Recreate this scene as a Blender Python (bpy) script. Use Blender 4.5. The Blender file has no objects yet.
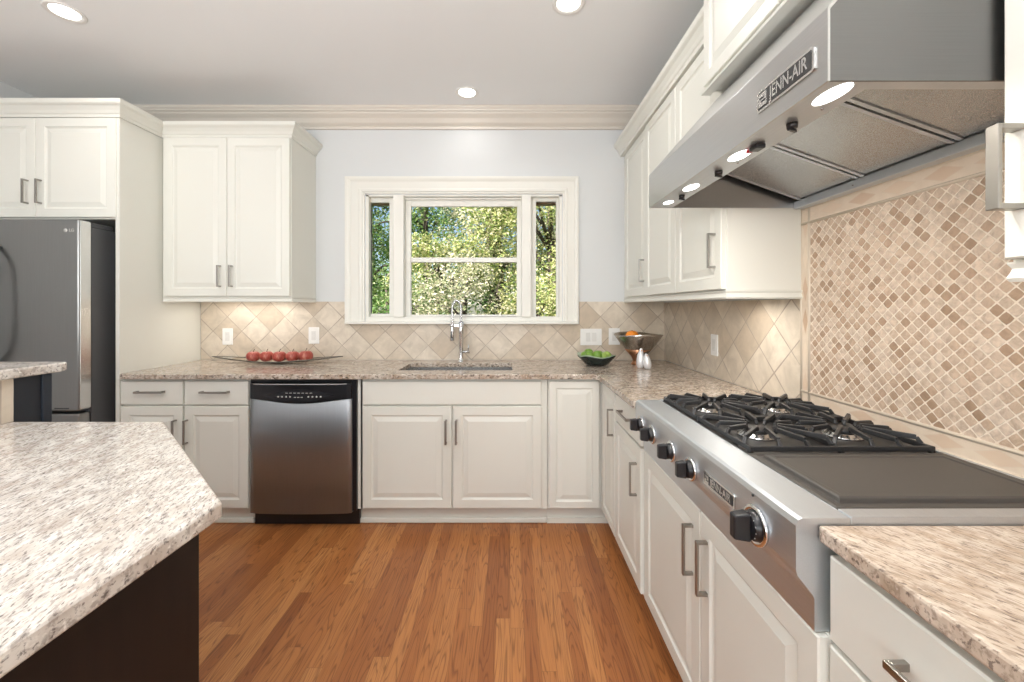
import bpy, bmesh, math, random
from mathutils import Vector, Matrix
C = bpy.context.scene
COL = C.collection
PI = math.pi
# ------------------------------------------------------------------ camera
CAMZ, FPX, VX, VY = 1.317, 405.0, 510.0, 307.0
cam_d = bpy.data.cameras.new('camera')
cam = bpy.data.objects.new('camera', cam_d); COL.objects.link(cam)
cam.location = (0, 0, CAMZ); cam.rotation_euler = (PI/2, 0, 0)
cam_d.sensor_width = 36.0; cam_d.lens = FPX/1024*36.0
cam_d.shift_x = (512-VX)/1024; cam_d.shift_y = -(341-VY)/1024
cam_d.clip_start = 0.02
C.camera = cam
# ------------------------------------------------------------------ colour management, world, sun
C.view_settings.view_transform = 'Standard'; C.view_settings.look = 'None'
C.view_settings.gamma = 1.0; C.view_settings.exposure = -0.14
C.view_settings.use_curve_mapping = False
C.cycles.use_denoising = True
C.cycles.max_bounces = 10; C.cycles.diffuse_bounces = 5; C.cycles.glossy_bounces = 5
C.cycles.sample_clamp_indirect = 6.0
w = bpy.data.worlds.new('world'); C.world = w; w.use_nodes = True
nt = w.node_tree; nt.nodes.clear()
sky = nt.nodes.new('ShaderNodeTexSky'); sky.sky_type = 'NISHITA'; sky.sun_disc = False
sky.sun_elevation = math.radians(42); sky.sun_rotation = math.radians(230)
bg = nt.nodes.new('ShaderNodeBackground'); bg.inputs[1].default_value = 0.22
wo = nt.nodes.new('ShaderNodeOutputWorld')
nt.links.new(sky.outputs[0], bg.inputs[0]); nt.links.new(bg.outputs[0], wo.inputs[0])
sd = bpy.data.lights.new('sun', 'SUN'); sd.energy = 13.0; sd.angle = 0.01; sd.color = (1, .95, .86)
sun = bpy.data.objects.new('sun', sd); COL.objects.link(sun)
sun.rotation_euler = Vector((0.55, 0.75, -0.80)).to_track_quat('-Z', 'Y').to_euler()

def area(name, loc, target, sx, sy, power, color=(1, 1, 1), spread=PI, shape='RECTANGLE'):
    d = bpy.data.lights.new(name, 'AREA'); d.shape = shape; d.size = sx
    if shape in ('RECTANGLE', 'ELLIPSE'): d.size_y = sy
    d.energy = power; d.color = color; d.spread = spread
    o = bpy.data.objects.new(name, d); COL.objects.link(o); o.location = loc
    o.rotation_euler = (Vector(target)-Vector(loc)).to_track_quat('-Z', 'Y').to_euler()
    return o
# daylight through the two rear windows and the left opening
REARY = -3.6
area('window_light', (-1.95, REARY+.03, 1.45), (-1.75, 0, 2.9), 1.7, 1.9, 64, (.93, .97, 1))
area('window_light', (0.10, REARY+.03, 1.45), (0.0, 0, 2.9), 1.5, 1.9, 52, (.93, .97, 1))

# added fill light aimed up from behind the camera to brighten the ceiling
area('ceiling_fill', (-.8, -.6, 1.75), (-.75, -.2, 2.79), .5, .5, 72, (.97, .985, 1))

# ------------------------------------------------------------------ geometry helpers
class F:                                             # a local frame: a along u, b up, c outwards
    def __init__(s, o, u, n): s.o = Vector(o); s.u = Vector(u); s.n = Vector(n)
    def __call__(s, a, b, c): return s.o + s.u*a + Vector((0, 0, b)) + s.n*c
def FB(y, x0=0.0): return F((x0, y, 0), (1, 0, 0), (0, -1, 0))     # faces the camera
def FR(x, y0=0.0): return F((x, y0, 0), (0, -1, 0), (-1, 0, 0))    # faces left; a = -(y-y0)
def FL(x, y0=0.0): return F((x, y0, 0), (0, 1, 0), (1, 0, 0))      # faces right; a = y-y0

class MB:
    def __init__(s): s.v = []; s.f = []; s.sm = []
    def add(s, vs, fs, smooth=False):
        k = len(s.v); s.v += [Vector(p) for p in vs]
        for f in fs: s.f.append(tuple(i+k for i in f)); s.sm.append(smooth)
        return s
    def hexa(s, p):
        return s.add(p, [(0,3,2,1),(4,5,6,7),(0,1,5,4),(1,2,6,5),(2,3,7,6),(3,0,4,7)])
    def box(s, x0, x1, y0, y1, z0, z1):
        return s.hexa([(x0,y0,z0),(x1,y0,z0),(x1,y1,z0),(x0,y1,z0),(x0,y0,z1),(x1,y0,z1),(x1,y1,z1),(x0,y1,z1)])
    def fbox(s, fr, a0, a1, b0, b1, c0, c1):
        return s.hexa([fr(a0,b0,c0),fr(a1,b0,c0),fr(a1,b0,c1),fr(a0,b0,c1),fr(a0,b1,c0),fr(a1,b1,c0),fr(a1,b1,c1),fr(a0,b1,c1)])
    def bar(s, p, q, w, h, up=(0,0,1)):              # square bar from p to q
        p = Vector(p); q = Vector(q); d = (q-p).normalized(); up = Vector(up)
        r = d.cross(up).normalized(); t = r.cross(d).normalized()
        c = []
        for e in (p, q):
            for i, j in ((-1,-1),(1,-1),(1,1),(-1,1)): c.append(e + r*(w/2*i) + t*(h/2*j))
        return s.add(c, [(0,1,2,3),(7,6,5,4),(0,4,5,1),(1,5,6,2),(2,6,7,3),(3,7,4,0)])
    def prism(s, poly, z0, z1):
        n = len(poly)
        vs = [(x,y,z0) for x,y in poly]+[(x,y,z1) for x,y in poly]
        return s.add(vs, [tuple(range(n))[::-1], tuple(range(n,2*n))]+[(i,(i+1)%n,(i+1)%n+n,i+n) for i in range(n)])
    def tube(s, pts, r, n=10, caps=True):
        pts = [Vector(p) for p in pts]; m = len(pts)
        rr = r if isinstance(r, (list, tuple)) else [r]*m
        vs = []; prev = None
        for i, p in enumerate(pts):
            d = (pts[min(i+1,m-1)]-pts[max(i-1,0)]).normalized()
            if prev is None:
                a = Vector((0,0,1)) if abs(d.z) < .9 else Vector((1,0,0))
                x = d.cross(a).normalized()
            else: x = (prev - d*prev.dot(d)).normalized()
            y = d.cross(x); prev = x
            for k in range(n):
                t = 2*PI*k/n; vs.append(p + (x*math.cos(t)+y*math.sin(t))*rr[i])
        fs = [(i*n+k, i*n+(k+1)%n, (i+1)*n+(k+1)%n, (i+1)*n+k) for i in range(m-1) for k in range(n)]
        s.add(vs, fs, True)
        if caps: s.add(vs[:n], [tuple(range(n))]); s.add(vs[-n:], [tuple(range(n))])
        return s
    def lathe(s, c, prof, n=24, axis=None, sx=1, sy=1):      # prof: list of (radius, height)
        c = Vector(c); M = Matrix.Identity(3)
        if axis is not None: M = Vector(axis).to_track_quat('Z','Y').to_matrix()
        vs = []; 
        for r, h in prof:
            for k in range(n):
                t = 2*PI*k/n; vs.append(c + M @ Vector((r*math.cos(t)*sx, r*math.sin(t)*sy, h)))
        fs = [(i*n+k, i*n+(k+1)%n, (i+1)*n+(k+1)%n, (i+1)*n+k) for i in range(len(prof)-1) for k in range(n)]
        s.add(vs, fs, True)
        if prof[0][0] > 1e-6: s.add(vs[:n], [tuple(range(n))[::-1]])
        if prof[-1][0] > 1e-6: s.add(vs[-n:], [tuple(range(n))])
        return s
    def panel(s, fr, a0, a1, b0, b1, c, th=.02, fw=.052, raised=True, sink=.0075):   # raised-panel door
        if raised:
            rings = [(0,-th),(0,-.003),(.003,0),(fw,0),(fw+.004,-sink*.7),(fw+.011,-sink),(fw+.036,-.0012),(fw+.038,-.0004)]
        else: rings = [(0,-th),(0,-.003),(.003,0)]
        vs = []
        for i, d in rings:
            for a, b in ((a0+i,b0+i),(a1-i,b0+i),(a1-i,b1-i),(a0+i,b1-i)): vs.append(fr(a,b,c+d))
        fs = [(3,2,1,0)]; m = len(rings)
        for r in range(m-1):
            for k in range(4): fs.append((r*4+k, r*4+(k+1)%4, (r+1)*4+(k+1)%4, (r+1)*4+k))
        fs.append(tuple((m-1)*4+k for k in range(4)))
        return s.add(vs, fs)
    def sweep(s, path, prof, side=1, smooth=False):      # path in plan, prof (out, z); mitred
        P_ = [Vector((x,y)) for x,y in path]; n = len(P_); k = len(prof); vs = []
        nor = []
        for i in range(n-1):
            d = (P_[i+1]-P_[i]).normalized(); nor.append(Vector((d.y,-d.x))*side)
        for i in range(n):
            if i == 0: m = nor[0]
            elif i == n-1: m = nor[-1]
            else:
                m = nor[i-1]+nor[i]; m = m/(m.dot(nor[i]))
            for o_, z in prof: q = P_[i]+m*o_; vs.append((q.x,q.y,z))
        fs = [(i*k+j, i*k+(j+1)%k, (i+1)*k+(j+1)%k, (i+1)*k+j) for i in range(n-1) for j in range(k)]
        fs += [tuple(range(k))[::-1], tuple((n-1)*k+j for j in range(k))]
        return s.add(vs, fs, smooth)
    def sphere(s, c, r, n=16, m=10, sz=1.0, dent=0.0):
        prof = []
        for i in range(m+1):
            t = -PI/2+PI*i/m; rad = math.cos(t)*r; h = math.sin(t)*r*sz
            if dent: h -= dent*r*max(0, math.sin(t))**8 - dent*.4*r*max(0, -math.sin(t))**8
            prof.append((max(rad,1e-7), h))
        return s.lathe(c, prof, n)

def obj(name, mb, mat, parent=None, bev=0, seg=2, wn=True):
    org = parent.matrix_basis.translation if parent is not None else Vector((0,0,0))
    root = parent
    while root is not None and root.parent is not None: root = root.parent
    org = root.location if root is not None else Vector((0,0,0))
    if root is None:
        xs = [p for p in mb.v]
        org = Vector(((min(p.x for p in xs)+max(p.x for p in xs))/2, (min(p.y for p in xs)+max(p.y for p in xs))/2, min(p.z for p in xs)))
    me = bpy.data.meshes.new(name)
    me.from_pydata([tuple(p-org) for p in mb.v], [], mb.f)
    for p, sm in zip(me.polygons, mb.sm): p.use_smooth = sm
    bm = bmesh.new(); bm.from_mesh(me)
    bmesh.ops.remove_doubles(bm, verts=bm.verts, dist=1e-6) if len(bm.verts) < 60000 and not getattr(mb, 'raw', False) else None
    if not getattr(mb, 'raw', False): bmesh.ops.recalc_face_normals(bm, faces=bm.faces)
    bm.to_mesh(me); bm.free()
    me.materials.append(mat)
    o = bpy.data.objects.new(name, me); COL.objects.link(o)
    if root is None: o.location = org
    else: o.parent = parent
    if bev:
        b = o.modifiers.new('bevel', 'BEVEL'); b.width = bev; b.segments = seg; b.limit_method = 'ANGLE'; b.angle_limit = .6
    return o
def thing(name, label, cat, loc, group=None):
    o = bpy.data.objects.new(name, None); COL.objects.link(o); o.location = loc
    o.empty_display_size = .05; o['label'] = label; o['category'] = cat
    if group: o['group'] = group
    return o
def tag(o, label, cat, group=None):
    o['label'] = label; o['category'] = cat
    if group: o['group'] = group
    return o
def struct(o, label=None, cat=None):
    o['kind'] = 'structure'
    if label: o['label'] = label
    if cat: o['category'] = cat
    return o
def copy_tree(o, parent=None):
    c = o.copy(); COL.objects.link(c)
    if parent is not None: c.parent = parent
    for ch in list(o.children): copy_tree(ch, c)
    return c
def text(name, body, size, M, mat, parent, ext=.0008, sx=1.0):
    cu = bpy.data.curves.new(name, 'FONT'); cu.body = body; cu.size = size; cu.extrude = ext
    cu.align_x = 'CENTER'; cu.align_y = 'CENTER'; cu.offset = size*.012
    cu.materials.append(mat)
    tmp = bpy.data.objects.new(name, cu); COL.objects.link(tmp)
    me = bpy.data.meshes.new_from_object(tmp.evaluated_get(bpy.context.evaluated_depsgraph_get()))
    bpy.data.objects.remove(tmp); me.name = name
    if not me.materials: me.materials.append(mat)
    o = bpy.data.objects.new(name, me); COL.objects.link(o); o.parent = parent
    root = parent
    while root.parent is not None: root = root.parent
    M = M.copy(); M.translation -= root.location
    o.matrix_basis = M @ Matrix.Diagonal((sx,1,1,1))
    return o
def frame_matrix(fr, a, b, c):
    m = Matrix.Identity(4); z = Vector((0,0,1))
    for i in range(3): m[i][0] = fr.u[i]; m[i][1] = z[i]; m[i][2] = fr.n[i]; m[i][3] = fr(a,b,c)[i]
    return m

# ------------------------------------------------------------------ material helpers
class N:
    def __init__(s, name):
        s.m = bpy.data.materials.new(name); s.m.use_nodes = True; s.t = s.m.node_tree
        s.b = s.t.nodes['Principled BSDF']; s.L = s.t.links.new
    def n(s, typ, **kw):
        x = s.t.nodes.new(typ)
        for k, v in kw.items(): setattr(x, k, v)
        return x
    def val(s, sock, v):
        if hasattr(v, 'is_output'): s.L(v, sock)
        else: sock.default_value = v
    def math(s, op, a, b=None, clamp=False):
        x = s.n('ShaderNodeMath', operation=op, use_clamp=clamp); s.val(x.inputs[0], a)
        if b is not None: s.val(x.inputs[1], b)
        return x.outputs[0]
    def pos(s): return s.n('ShaderNodeNewGeometry').outputs['Position']
    def objc(s): return s.n('ShaderNodeTexCoord').outputs['Object']
    def mapping(s, v, loc=(0,0,0), rot=(0,0,0), sc=(1,1,1)):
        x = s.n('ShaderNodeMapping'); s.L(v, x.inputs[0])
        x.inputs[1].default_value = loc; x.inputs[2].default_value = rot; x.inputs[3].default_value = sc
        return x.outputs[0]
    def noise(s, v, scale=5, detail=3, rough=.5, dist=0):
        x = s.n('ShaderNodeTexNoise'); s.L(v, x.inputs['Vector'])
        x.inputs['Scale'].default_value = scale; x.inputs['Detail'].default_value = detail
        x.inputs['Roughness'].default_value = rough; x.inputs['Distortion'].default_value = dist
        return x.outputs[0]
    def ramp(s, fac, stops, interp='LINEAR'):
        x = s.n('ShaderNodeValToRGB'); s.L(fac, x.inputs[0]); cr = x.color_ramp; cr.interpolation = interp
        while len(cr.elements) > 1: cr.elements.remove(cr.elements[-1])
        cr.elements[0].position = stops[0][0]; cr.elements[0].color = (*stops[0][1], 1)
        for p, c in stops[1:]: e = cr.elements.new(p); e.color = (*c, 1)
        return x.outputs[0]
    def mix(s, fac, a, b, mode='MIX'):
        x = s.n('ShaderNodeMix', data_type='RGBA', blend_type=mode)
        s.val(x.inputs[0], fac)
        for i, v in ((6, a), (7, b)):
            if isinstance(v, tuple): v = (*v, 1) if len(v) == 3 else v
            s.val(x.inputs[i], v)
        return x.outputs[2]
    def bump(s, h, strength=.2, dist=.01):
        x = s.n('ShaderNodeBump'); s.L(h, x.inputs['Height']); x.inputs['Strength'].default_value = strength
        x.inputs['Distance'].default_value = dist; s.L(x.outputs[0], s.b.inputs['Normal']); return x
    def set(s, **kw):
        mp = {'color':'Base Color','rough':'Roughness','metal':'Metallic','spec':'Specular IOR Level','trans':'Transmission Weight',
              'ior':'IOR','coat':'Coat Weight','coatr':'Coat Roughness','emit':'Emission Color','es':'Emission Strength','aniso':'Anisotropic','sub':'Subsurface Weight'}
        for k, v in kw.items():
            if isinstance(v, tuple) and len(v) == 3: v = (*v, 1)
            s.val(s.b.inputs[mp[k]], v)
        return s
def paint(name, col, rough=.45, var=.03, bump=.02, spec=.5):
    m = N(name); p = m.pos(); f = m.noise(p, 3.5, 3)
    c2 = tuple(x*(1-var) for x in col)
    m.set(color=m.mix(f, col, c2), rough=rough, spec=spec)
    if bump: m.bump(m.noise(p, 220, 2), bump, .002)
    return m.m
def steel(name, col=(.60,.60,.60), rough=.26, axis=0, bumpv=.05, scale=1.0):
    m = N(name); p = m.pos()
    sc = [900.0*scale]*3; sc[axis] = 6.0
    f = m.noise(m.mapping(p, sc=tuple(sc)), 1, 2)
    big = m.noise(p, 2.5, 2)
    m.set(color=m.mix(f, col, tuple(x*.84 for x in col)), metal=1.0,
          rough=m.math('ADD', m.math('MULTIPLY', f, .10), rough-.05))
    m.bump(f, bumpv, .0006)
    return m.m
def plain(name, col, rough=.5, metal=0.0, **kw):
    m = N(name); f = m.noise(m.pos(), 40, 2)
    m.set(color=m.mix(f, col, tuple(x*.93 for x in col)), rough=rough, metal=metal, **kw)
    return m.m
def glow(name, col, s):
    m = N(name); m.set(color=(0,0,0), emit=col, es=s); return m.m

M_cab = paint('cabinet_paint', (.755,.752,.69), .36, .02, .012)
M_wall = paint('wall_paint', (.67,.685,.685), .65, .02, .03)
M_ceil = paint('ceiling_paint', (.86,.87,.875), .75, .02, .03)
M_trim = paint('trim_paint', (.80,.79,.73), .38, .02, .012)
M_crown_shaded = paint('crown_paint_shaded', (.66,.61,.54), .42, .02, .012)  # warm shadow under the ceiling painted into the beige
M_rwall = paint('rear_wall_paint', (.62,.62,.60), .7, .02, .02)
M_steelh = steel('brushed_steel_hood', (.58,.585,.585), .30, 1)
M_steelr = steel('brushed_steel_range', (.70,.735,.77), .46, 1)
M_steeld = steel('brushed_steel_dishwasher', (.42,.445,.47), .48, 2)
M_steelf = steel('brushed_steel_fridge', (.33,.33,.325), .30, 2)
M_baffle = steel('baffle_steel', (.50,.51,.52), .27, 0, .05)
M_nickel = plain('satin_nickel', (.36,.34,.31), .33, 1.0)
M_chrome = plain('chrome', (.75,.75,.76), .12, 1.0)
M_lsteel = plain('light_steel', (.72,.72,.71), .25, 1.0)
M_dgrey = plain('fridge_side_grey', (.085,.087,.09), .42)
M_black = plain('black_plastic', (.012,.012,.014), .28)
M_iron = N('cast_iron')
_f = M_iron.noise(M_iron.pos(), 350, 3); M_iron.set(color=(.026,.026,.027), rough=.42); M_iron.bump(_f, .25, .002); M_iron = M_iron.m
M_pan = plain('black_enamel', (.045,.043,.041), .33)
M_grid = plain('griddle_cover', (.075,.070,.064), .42, .3)
M_white = plain('white_plastic', (.86,.85,.82), .35)
M_dkwood = N('espresso_wood')
_p = M_dkwood.mapping(M_dkwood.pos(), sc=(60,60,4)); M_dkwood.set(color=M_dkwood.mix(M_dkwood.noise(_p,1,4), (.009,.005,.004), (.020,.011,.008)), rough=.5, spec=.25); M_dkwood = M_dkwood.m
M_navy = plain('dark_navy_panel', (.012,.016,.024), .35)
M_lamp = glow('lamp_glow', (1,.97,.92), 9.0)
M_lampw = glow('hood_lamp_glow', (1,.97,.93), 5.0)
M_red = plain('red_switch', (.45,.01,.02), .3)
M_glass = N('window_glass'); M_glass.set(color=(1,1,1), rough=0.0, trans=1.0, ior=1.02, spec=.5); M_glass = M_glass.m
M_rock = plain('rocker_plastic', (.74,.73,.70), .3)
M_sgrey = plain('grey_mark', (.62,.62,.60), .4, .3)
M_brown = paint('exterior_brown', (.20,.12,.07), .6)

def granite(name, base, mid, dark, ang, stretch=3.0, amt=1.0, rough=.16):
    m = N(name); p = m.pos()
    pr = m.mapping(p, rot=(0,0,-ang)); v = m.mapping(pr, sc=(1, stretch, 1.6))
    big = m.noise(m.mapping(pr, sc=(1,1.8,1)), 14, 4, .6)
    c = m.ramp(big, [(.30,base),(.50,tuple((a+b)/2 for a,b in zip(base,mid))),(.66,mid)])
    n1 = m.noise(v, 50, 5, .62, .3)
    c = m.mix(m.ramp(n1, [(.50,(0,0,0)),(.60,(.85*amt,)*3)]), c, tuple((a*.5+b*.5) for a,b in zip(mid,dark)))
    n2 = m.noise(m.mapping(v, loc=(7,3,1)), 66, 4, .6, .2)
    c = m.mix(m.ramp(n2, [(.565,(0,0,0)),(.63,(.9*amt,)*3)]), c, dark)
    n3 = m.noise(m.mapping(v, loc=(2,9,4)), 40, 4, .55)
    c = m.mix(m.ramp(n3, [(.60,(0,0,0)),(.68,(.75,)*3)]), c, tuple(min(1,a*1.18) for a in base))
    m.set(color=c, rough=rough, spec=.5)
    return m.m
M_gran = granite('granite_back', (.62,.56,.49), (.38,.29,.215), (.035,.026,.022), math.radians(20), 1.5)
M_grane = M_gran
M_grann = granite('granite_right', (.64,.55,.46), (.43,.33,.245), (.07,.045,.04), math.radians(-60), 3.4, .75)
M_grani_lit = granite('granite_island_lit', (.80,.775,.73), (.53,.46,.40), (.075,.055,.055), math.radians(107), 3.2, .8)  # same granite, daylight on the island painted in as a whiter base

# tiles laid on the diagonal: axes 'xz' (back wall) or 'yz' (right wall)
def tiles(name, axes, pitch, grout, cols, gcol, org, rot=45, soft=.03, bump=.5, rough=.35, mott=18, tint=.25, rnd=.1):
    m = N(name); p = m.pos(); s = m.n('ShaderNodeSeparateXYZ'); m.L(p, s.inputs[0])
    a = s.outputs[0] if axes[0] == 'x' else s.outputs[1]; b = s.outputs[2]
    a = m.math('SUBTRACT', a, org[0]); b = m.math('SUBTRACT', b, org[1])
    k = 1/pitch; r = math.radians(rot); ca, sa = math.cos(r)*k, math.sin(r)*k
    u = m.math('ADD', m.math('MULTIPLY', a, ca), m.math('MULTIPLY', b, sa))
    v = m.math('SUBTRACT', m.math('MULTIPLY', b, ca), m.math('MULTIPLY', a, sa))
    iu = m.math('FLOOR', u); iv = m.math('FLOOR', v)
    fu = m.math('ABSOLUTE', m.math('SUBTRACT', m.math('FRACT', u), .5)); fv = m.math('ABSOLUTE', m.math('SUBTRACT', m.math('FRACT', v), .5))
    # soft-cornered square
    d = m.math('MAXIMUM', fu, fv)
    d = m.math('ADD', d, m.math('MULTIPLY', m.math('MULTIPLY', fu, fv), rnd*2))
    wob = m.math('MULTIPLY', m.math('SUBTRACT', m.noise(p, 60/ (pitch*40), 2), .5), .05)
    d = m.math('ADD', d, wob)
    e = .5-grout/pitch/2+rnd*.42
    mr = m.n('ShaderNodeMapRange'); m.L(d, mr.inputs[0]); mr.inputs[1].default_value = e-soft; mr.inputs[2].default_value = e
    mr.inputs[3].default_value = 1; mr.inputs[4].default_value = 0
    cx = m.n('ShaderNodeCombineXYZ'); m.L(iu, cx.inputs[0]); m.L(iv, cx.inputs[1])
    wn = m.n('ShaderNodeTexWhiteNoise', noise_dimensions='3D'); m.L(cx.outputs[0], wn.inputs[0])
    c = m.ramp(wn.outputs[0], cols)
    off = m.n('ShaderNodeVectorMath', operation='MULTIPLY_ADD'); m.L(wn.outputs[1], off.inputs[0]); off.inputs[1].default_value = (5,5,5); m.L(p, off.inputs[2])
    mo = m.noise(off.outputs[0], mott, 5, .62, .6)
    c = m.mix(m.ramp(mo, [(.35,(0,0,0)),(.72,(tint,)*3)]), c, tuple(x*.62 for x in cols[-1][1]))
    c = m.mix(mr.outputs[0], gcol, c)
    m.set(color=c, rough=rough)
    h = m.math('ADD', mr.outputs[0], m.math('MULTIPLY', mo, .25))
    m.bump(h, bump, .002)
    return m.m
DG = .2155
TC = [(0,(.56,.46,.35)),(.35,(.67,.58,.465)),(.7,(.73,.65,.54)),(1,(.60,.50,.385))]
TG = (.40,.33,.265)
M_tileb = tiles('travertine_back', 'xz', DG/math.sqrt(2), .003, TC, TG, (-.075, .92), 45, .012, .35, .35, 11, .55, 0)
M_tiler = tiles('travertine_right', 'yz', DG/math.sqrt(2), .003, TC, TG, (3.05-.09, .92), 45, .012, .35, .35, 11, .55, 0)
M_mos = tiles('tumbled_mosaic', 'yz', .0262, .0034,
              [(0,(.74,.61,.49)),(.40,(.66,.52,.40)),(.68,(.60,.45,.33)),(.86,(.50,.35,.24)),(1,(.36,.235,.15))], (.84,.74,.62), (0,.92), 45, .05, .8, .4, 45, .6, .12)
M_marb = paint('cream_liner', (.72,.62,.50), .35, .12, .02)
def border(name, axes, period, half, mid, org):
    m = N(name); p = m.pos(); s = m.n('ShaderNodeSeparateXYZ'); m.L(p, s.inputs[0])
    if axes == 'y': a, b = s.outputs[1], s.outputs[2]
    else: a, b = s.outputs[2], s.outputs[1]
    u = m.math('DIVIDE', m.math('SUBTRACT', a, org), period); i = m.math('FLOOR', u)
    fu = m.math('ABSOLUTE', m.math('SUBTRACT', m.math('FRACT', u), .5))
    fv = m.math('DIVIDE', m.math('ABSOLUTE', m.math('SUBTRACT', b, mid)), half)
    d = m.math('ADD', m.math('MULTIPLY', fu, 2.0), fv)
    k = m.ramp(d, [(.76,(1,1,1)),(.84,(0,0,0))])
    g = m.ramp(m.math('ABSOLUTE', m.math('SUBTRACT', d, .84)), [(.01,(.5,.5,.5)),(.04,(0,0,0))])
    wn = m.n('ShaderNodeTexWhiteNoise', noise_dimensions='1D'); m.L(i, wn.inputs[1])
    dc = m.ramp(wn.outputs[0], [(0,(.74,.62,.49)),(.5,(.68,.54,.41)),(.8,(.58,.42,.30)),(1,(.46,.31,.2))])
    mo = m.noise(p, 40, 4)
    c = m.mix(k, m.mix(mo, (.74,.63,.51), (.64,.52,.40)), dc); c = m.mix(g, c, (.58,.48,.38))
    m.set(color=c, rough=.35); m.bump(mo, .2, .002); return m.m

def floor_mat():
    m = N('oak_floor'); p = m.pos(); s = m.n('ShaderNodeSeparateXYZ'); m.L(p, s.inputs[0])
    W = .057
    u = m.math('DIVIDE', s.outputs[0], W); iu = m.math('FLOOR', u); fu = m.math('FRACT', u)
    wn = m.n('ShaderNodeTexWhiteNoise', noise_dimensions='1D'); m.L(iu, wn.inputs[1])
    v = m.math('ADD', m.math('DIVIDE', s.outputs[1], .95), m.math('MULTIPLY', wn.outputs[0], 7.3)); iv = m.math('FLOOR', v); fv = m.math('FRACT', v)
    cx = m.n('ShaderNodeCombineXYZ'); m.L(iu, cx.inputs[0]); m.L(iv, cx.inputs[1])
    w2 = m.n('ShaderNodeTexWhiteNoise', noise_dimensions='3D'); m.L(cx.outputs[0], w2.inputs[0])
    base = m.ramp(w2.outputs[0], [(0,(.27,.092,.027)),(.3,(.36,.132,.039)),(.65,(.43,.172,.052)),(1,(.50,.222,.074))])
    off = m.n('ShaderNodeVectorMath', operation='MULTIPLY_ADD'); m.L(w2.outputs[1], off.inputs[0]); off.inputs[1].default_value = (9,9,9); m.L(p, off.inputs[2])
    # cathedral figure: rings of a stretched, wobbling distance field
    nz = m.noise(m.mapping(off.outputs[0], sc=(15,1.1,1)), 1, 2, .5)
    rings = m.math('FRACT', m.math('MULTIPLY', nz, 17.0))
    rk = m.ramp(rings, [(0,(0,0,0)),(.62,(.05,)*3),(.85,(1,)*3),(1,(0,0,0))])
    grain = m.noise(m.mapping(off.outputs[0], sc=(260,7,1)), 1, 4, .6)
    c = m.mix(m.math('MULTIPLY', rk, .60), base, (.10,.026,.008))
    c = m.mix(m.ramp(grain, [(.45,(0,0,0)),(.7,(.40,)*3)]), c, (.17,.055,.02))
    gx = m.math('MINIMUM', fu, m.math('SUBTRACT', 1.0, fu))
    gy = m.math('MULTIPLY', m.math('MINIMUM', fv, m.math('SUBTRACT', 1.0, fv)), .95/W)
    gap = m.ramp(m.math('MINIMUM', gx, gy), [(.006,(1,1,1)),(.018,(0,0,0))])
    c = m.mix(m.math('MULTIPLY', gap, .55), c, (.08,.028,.012))
    m.set(color=c, rough=m.math('ADD', .26, m.math('MULTIPLY', grain, .14)), spec=.42)
    m.bump(m.math('SUBTRACT', m.math('MULTIPLY', grain, .2), gap), .12, .001)
    return m.m
M_floor = floor_mat()

# ================================================================== ROOM
XW, YW, XL, ZC = 1.166, 3.05, -3.32, 2.79
def st(name, mb, mat, label=None, **k):
    o = obj(name, mb, mat, **k); return struct(o, label)
st('floor', MB().box(XL-.1, XW+.1, REARY-.1, YW+.15, -.05, 0), M_floor, 'honey and reddish oak strip floor')
st('ceiling', MB().box(XL-.1, XW+.1, REARY-.1, YW+.15, ZC, ZC+.1), M_ceil, 'flat pale grey painted ceiling')
OX0, OX1, OZ0, OZ1 = -1.085, .392, 1.236, 2.162          # window opening
wb = MB(); wb.box(XL-.1, OX0, YW, YW+.08, 0, ZC); wb.box(OX1, XW+.1, YW, YW+.08, 0, ZC)
wb.box(OX0, OX1, YW, YW+.08, 0, OZ0); wb.box(OX0, OX1, YW, YW+.08, OZ1, ZC)
st('wall_back', wb, M_wall, 'pale blue-grey wall around the window')
st('wall_right', MB().box(XW, XW+.1, REARY, YW, 0, ZC), M_wall, 'wall behind the range and hood')
st('wall_left', MB().box(XL-.1, XL, REARY, YW, 0, ZC), M_wall, 'wall beyond the refrigerator')
wr = MB(); z0, z1 = .5, 2.4
xs = [XL, -2.8, -1.1, -.65, .85, XW]
wr.box(XL, XW, REARY-.1, REARY, 0, z0); wr.box(XL, XW, REARY-.1, REARY, z1, ZC)
for a, b in ((XL,-2.8),(-1.1,-.65),(.85,XW)): wr.box(a, b, REARY-.1, REARY, z0, z1)
st('wall_rear', wr, M_rwall, 'wall behind the viewer with two windows')
for i, (a, b) in enumerate(((-2.8,-1.1),(-.65,.85))):
    m = MB()
    for x in (a, b-.06): m.box(x, x+.06, REARY-.08, REARY-.02, z0, z1)
    for z in (z0, z1-.06): m.box(a, b, REARY-.08, REARY-.02, z, z+.06)
    m.box((a+b)/2-.02, (a+b)/2+.02, REARY-.08, REARY-.02, z0, z1)
    m.box(a, b, REARY-.08, REARY-.02, 1.45, 1.49)
    st('window_%d' % (i+2), m, M_trim, 'rear window frame behind the viewer')
# ceiling crown on the back wall
cp = [(0,2.650),(.014,2.650),(.018,2.662),(.014,2.672),(.024,2.680),(.034,2.690),(.050,2.718),(.074,2.738),(.080,2.750),(.090,2.754),(.094,2.764),(.102,2.772),(.104,2.789),(0,2.789)]
st('trim_1', MB().sweep([(XL+.002,YW-.001),(XW-.002,YW-.001)], cp, 1), M_crown_shaded, 'beige crown moulding along the top of the window wall, its warm shadow in the colour')

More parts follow.
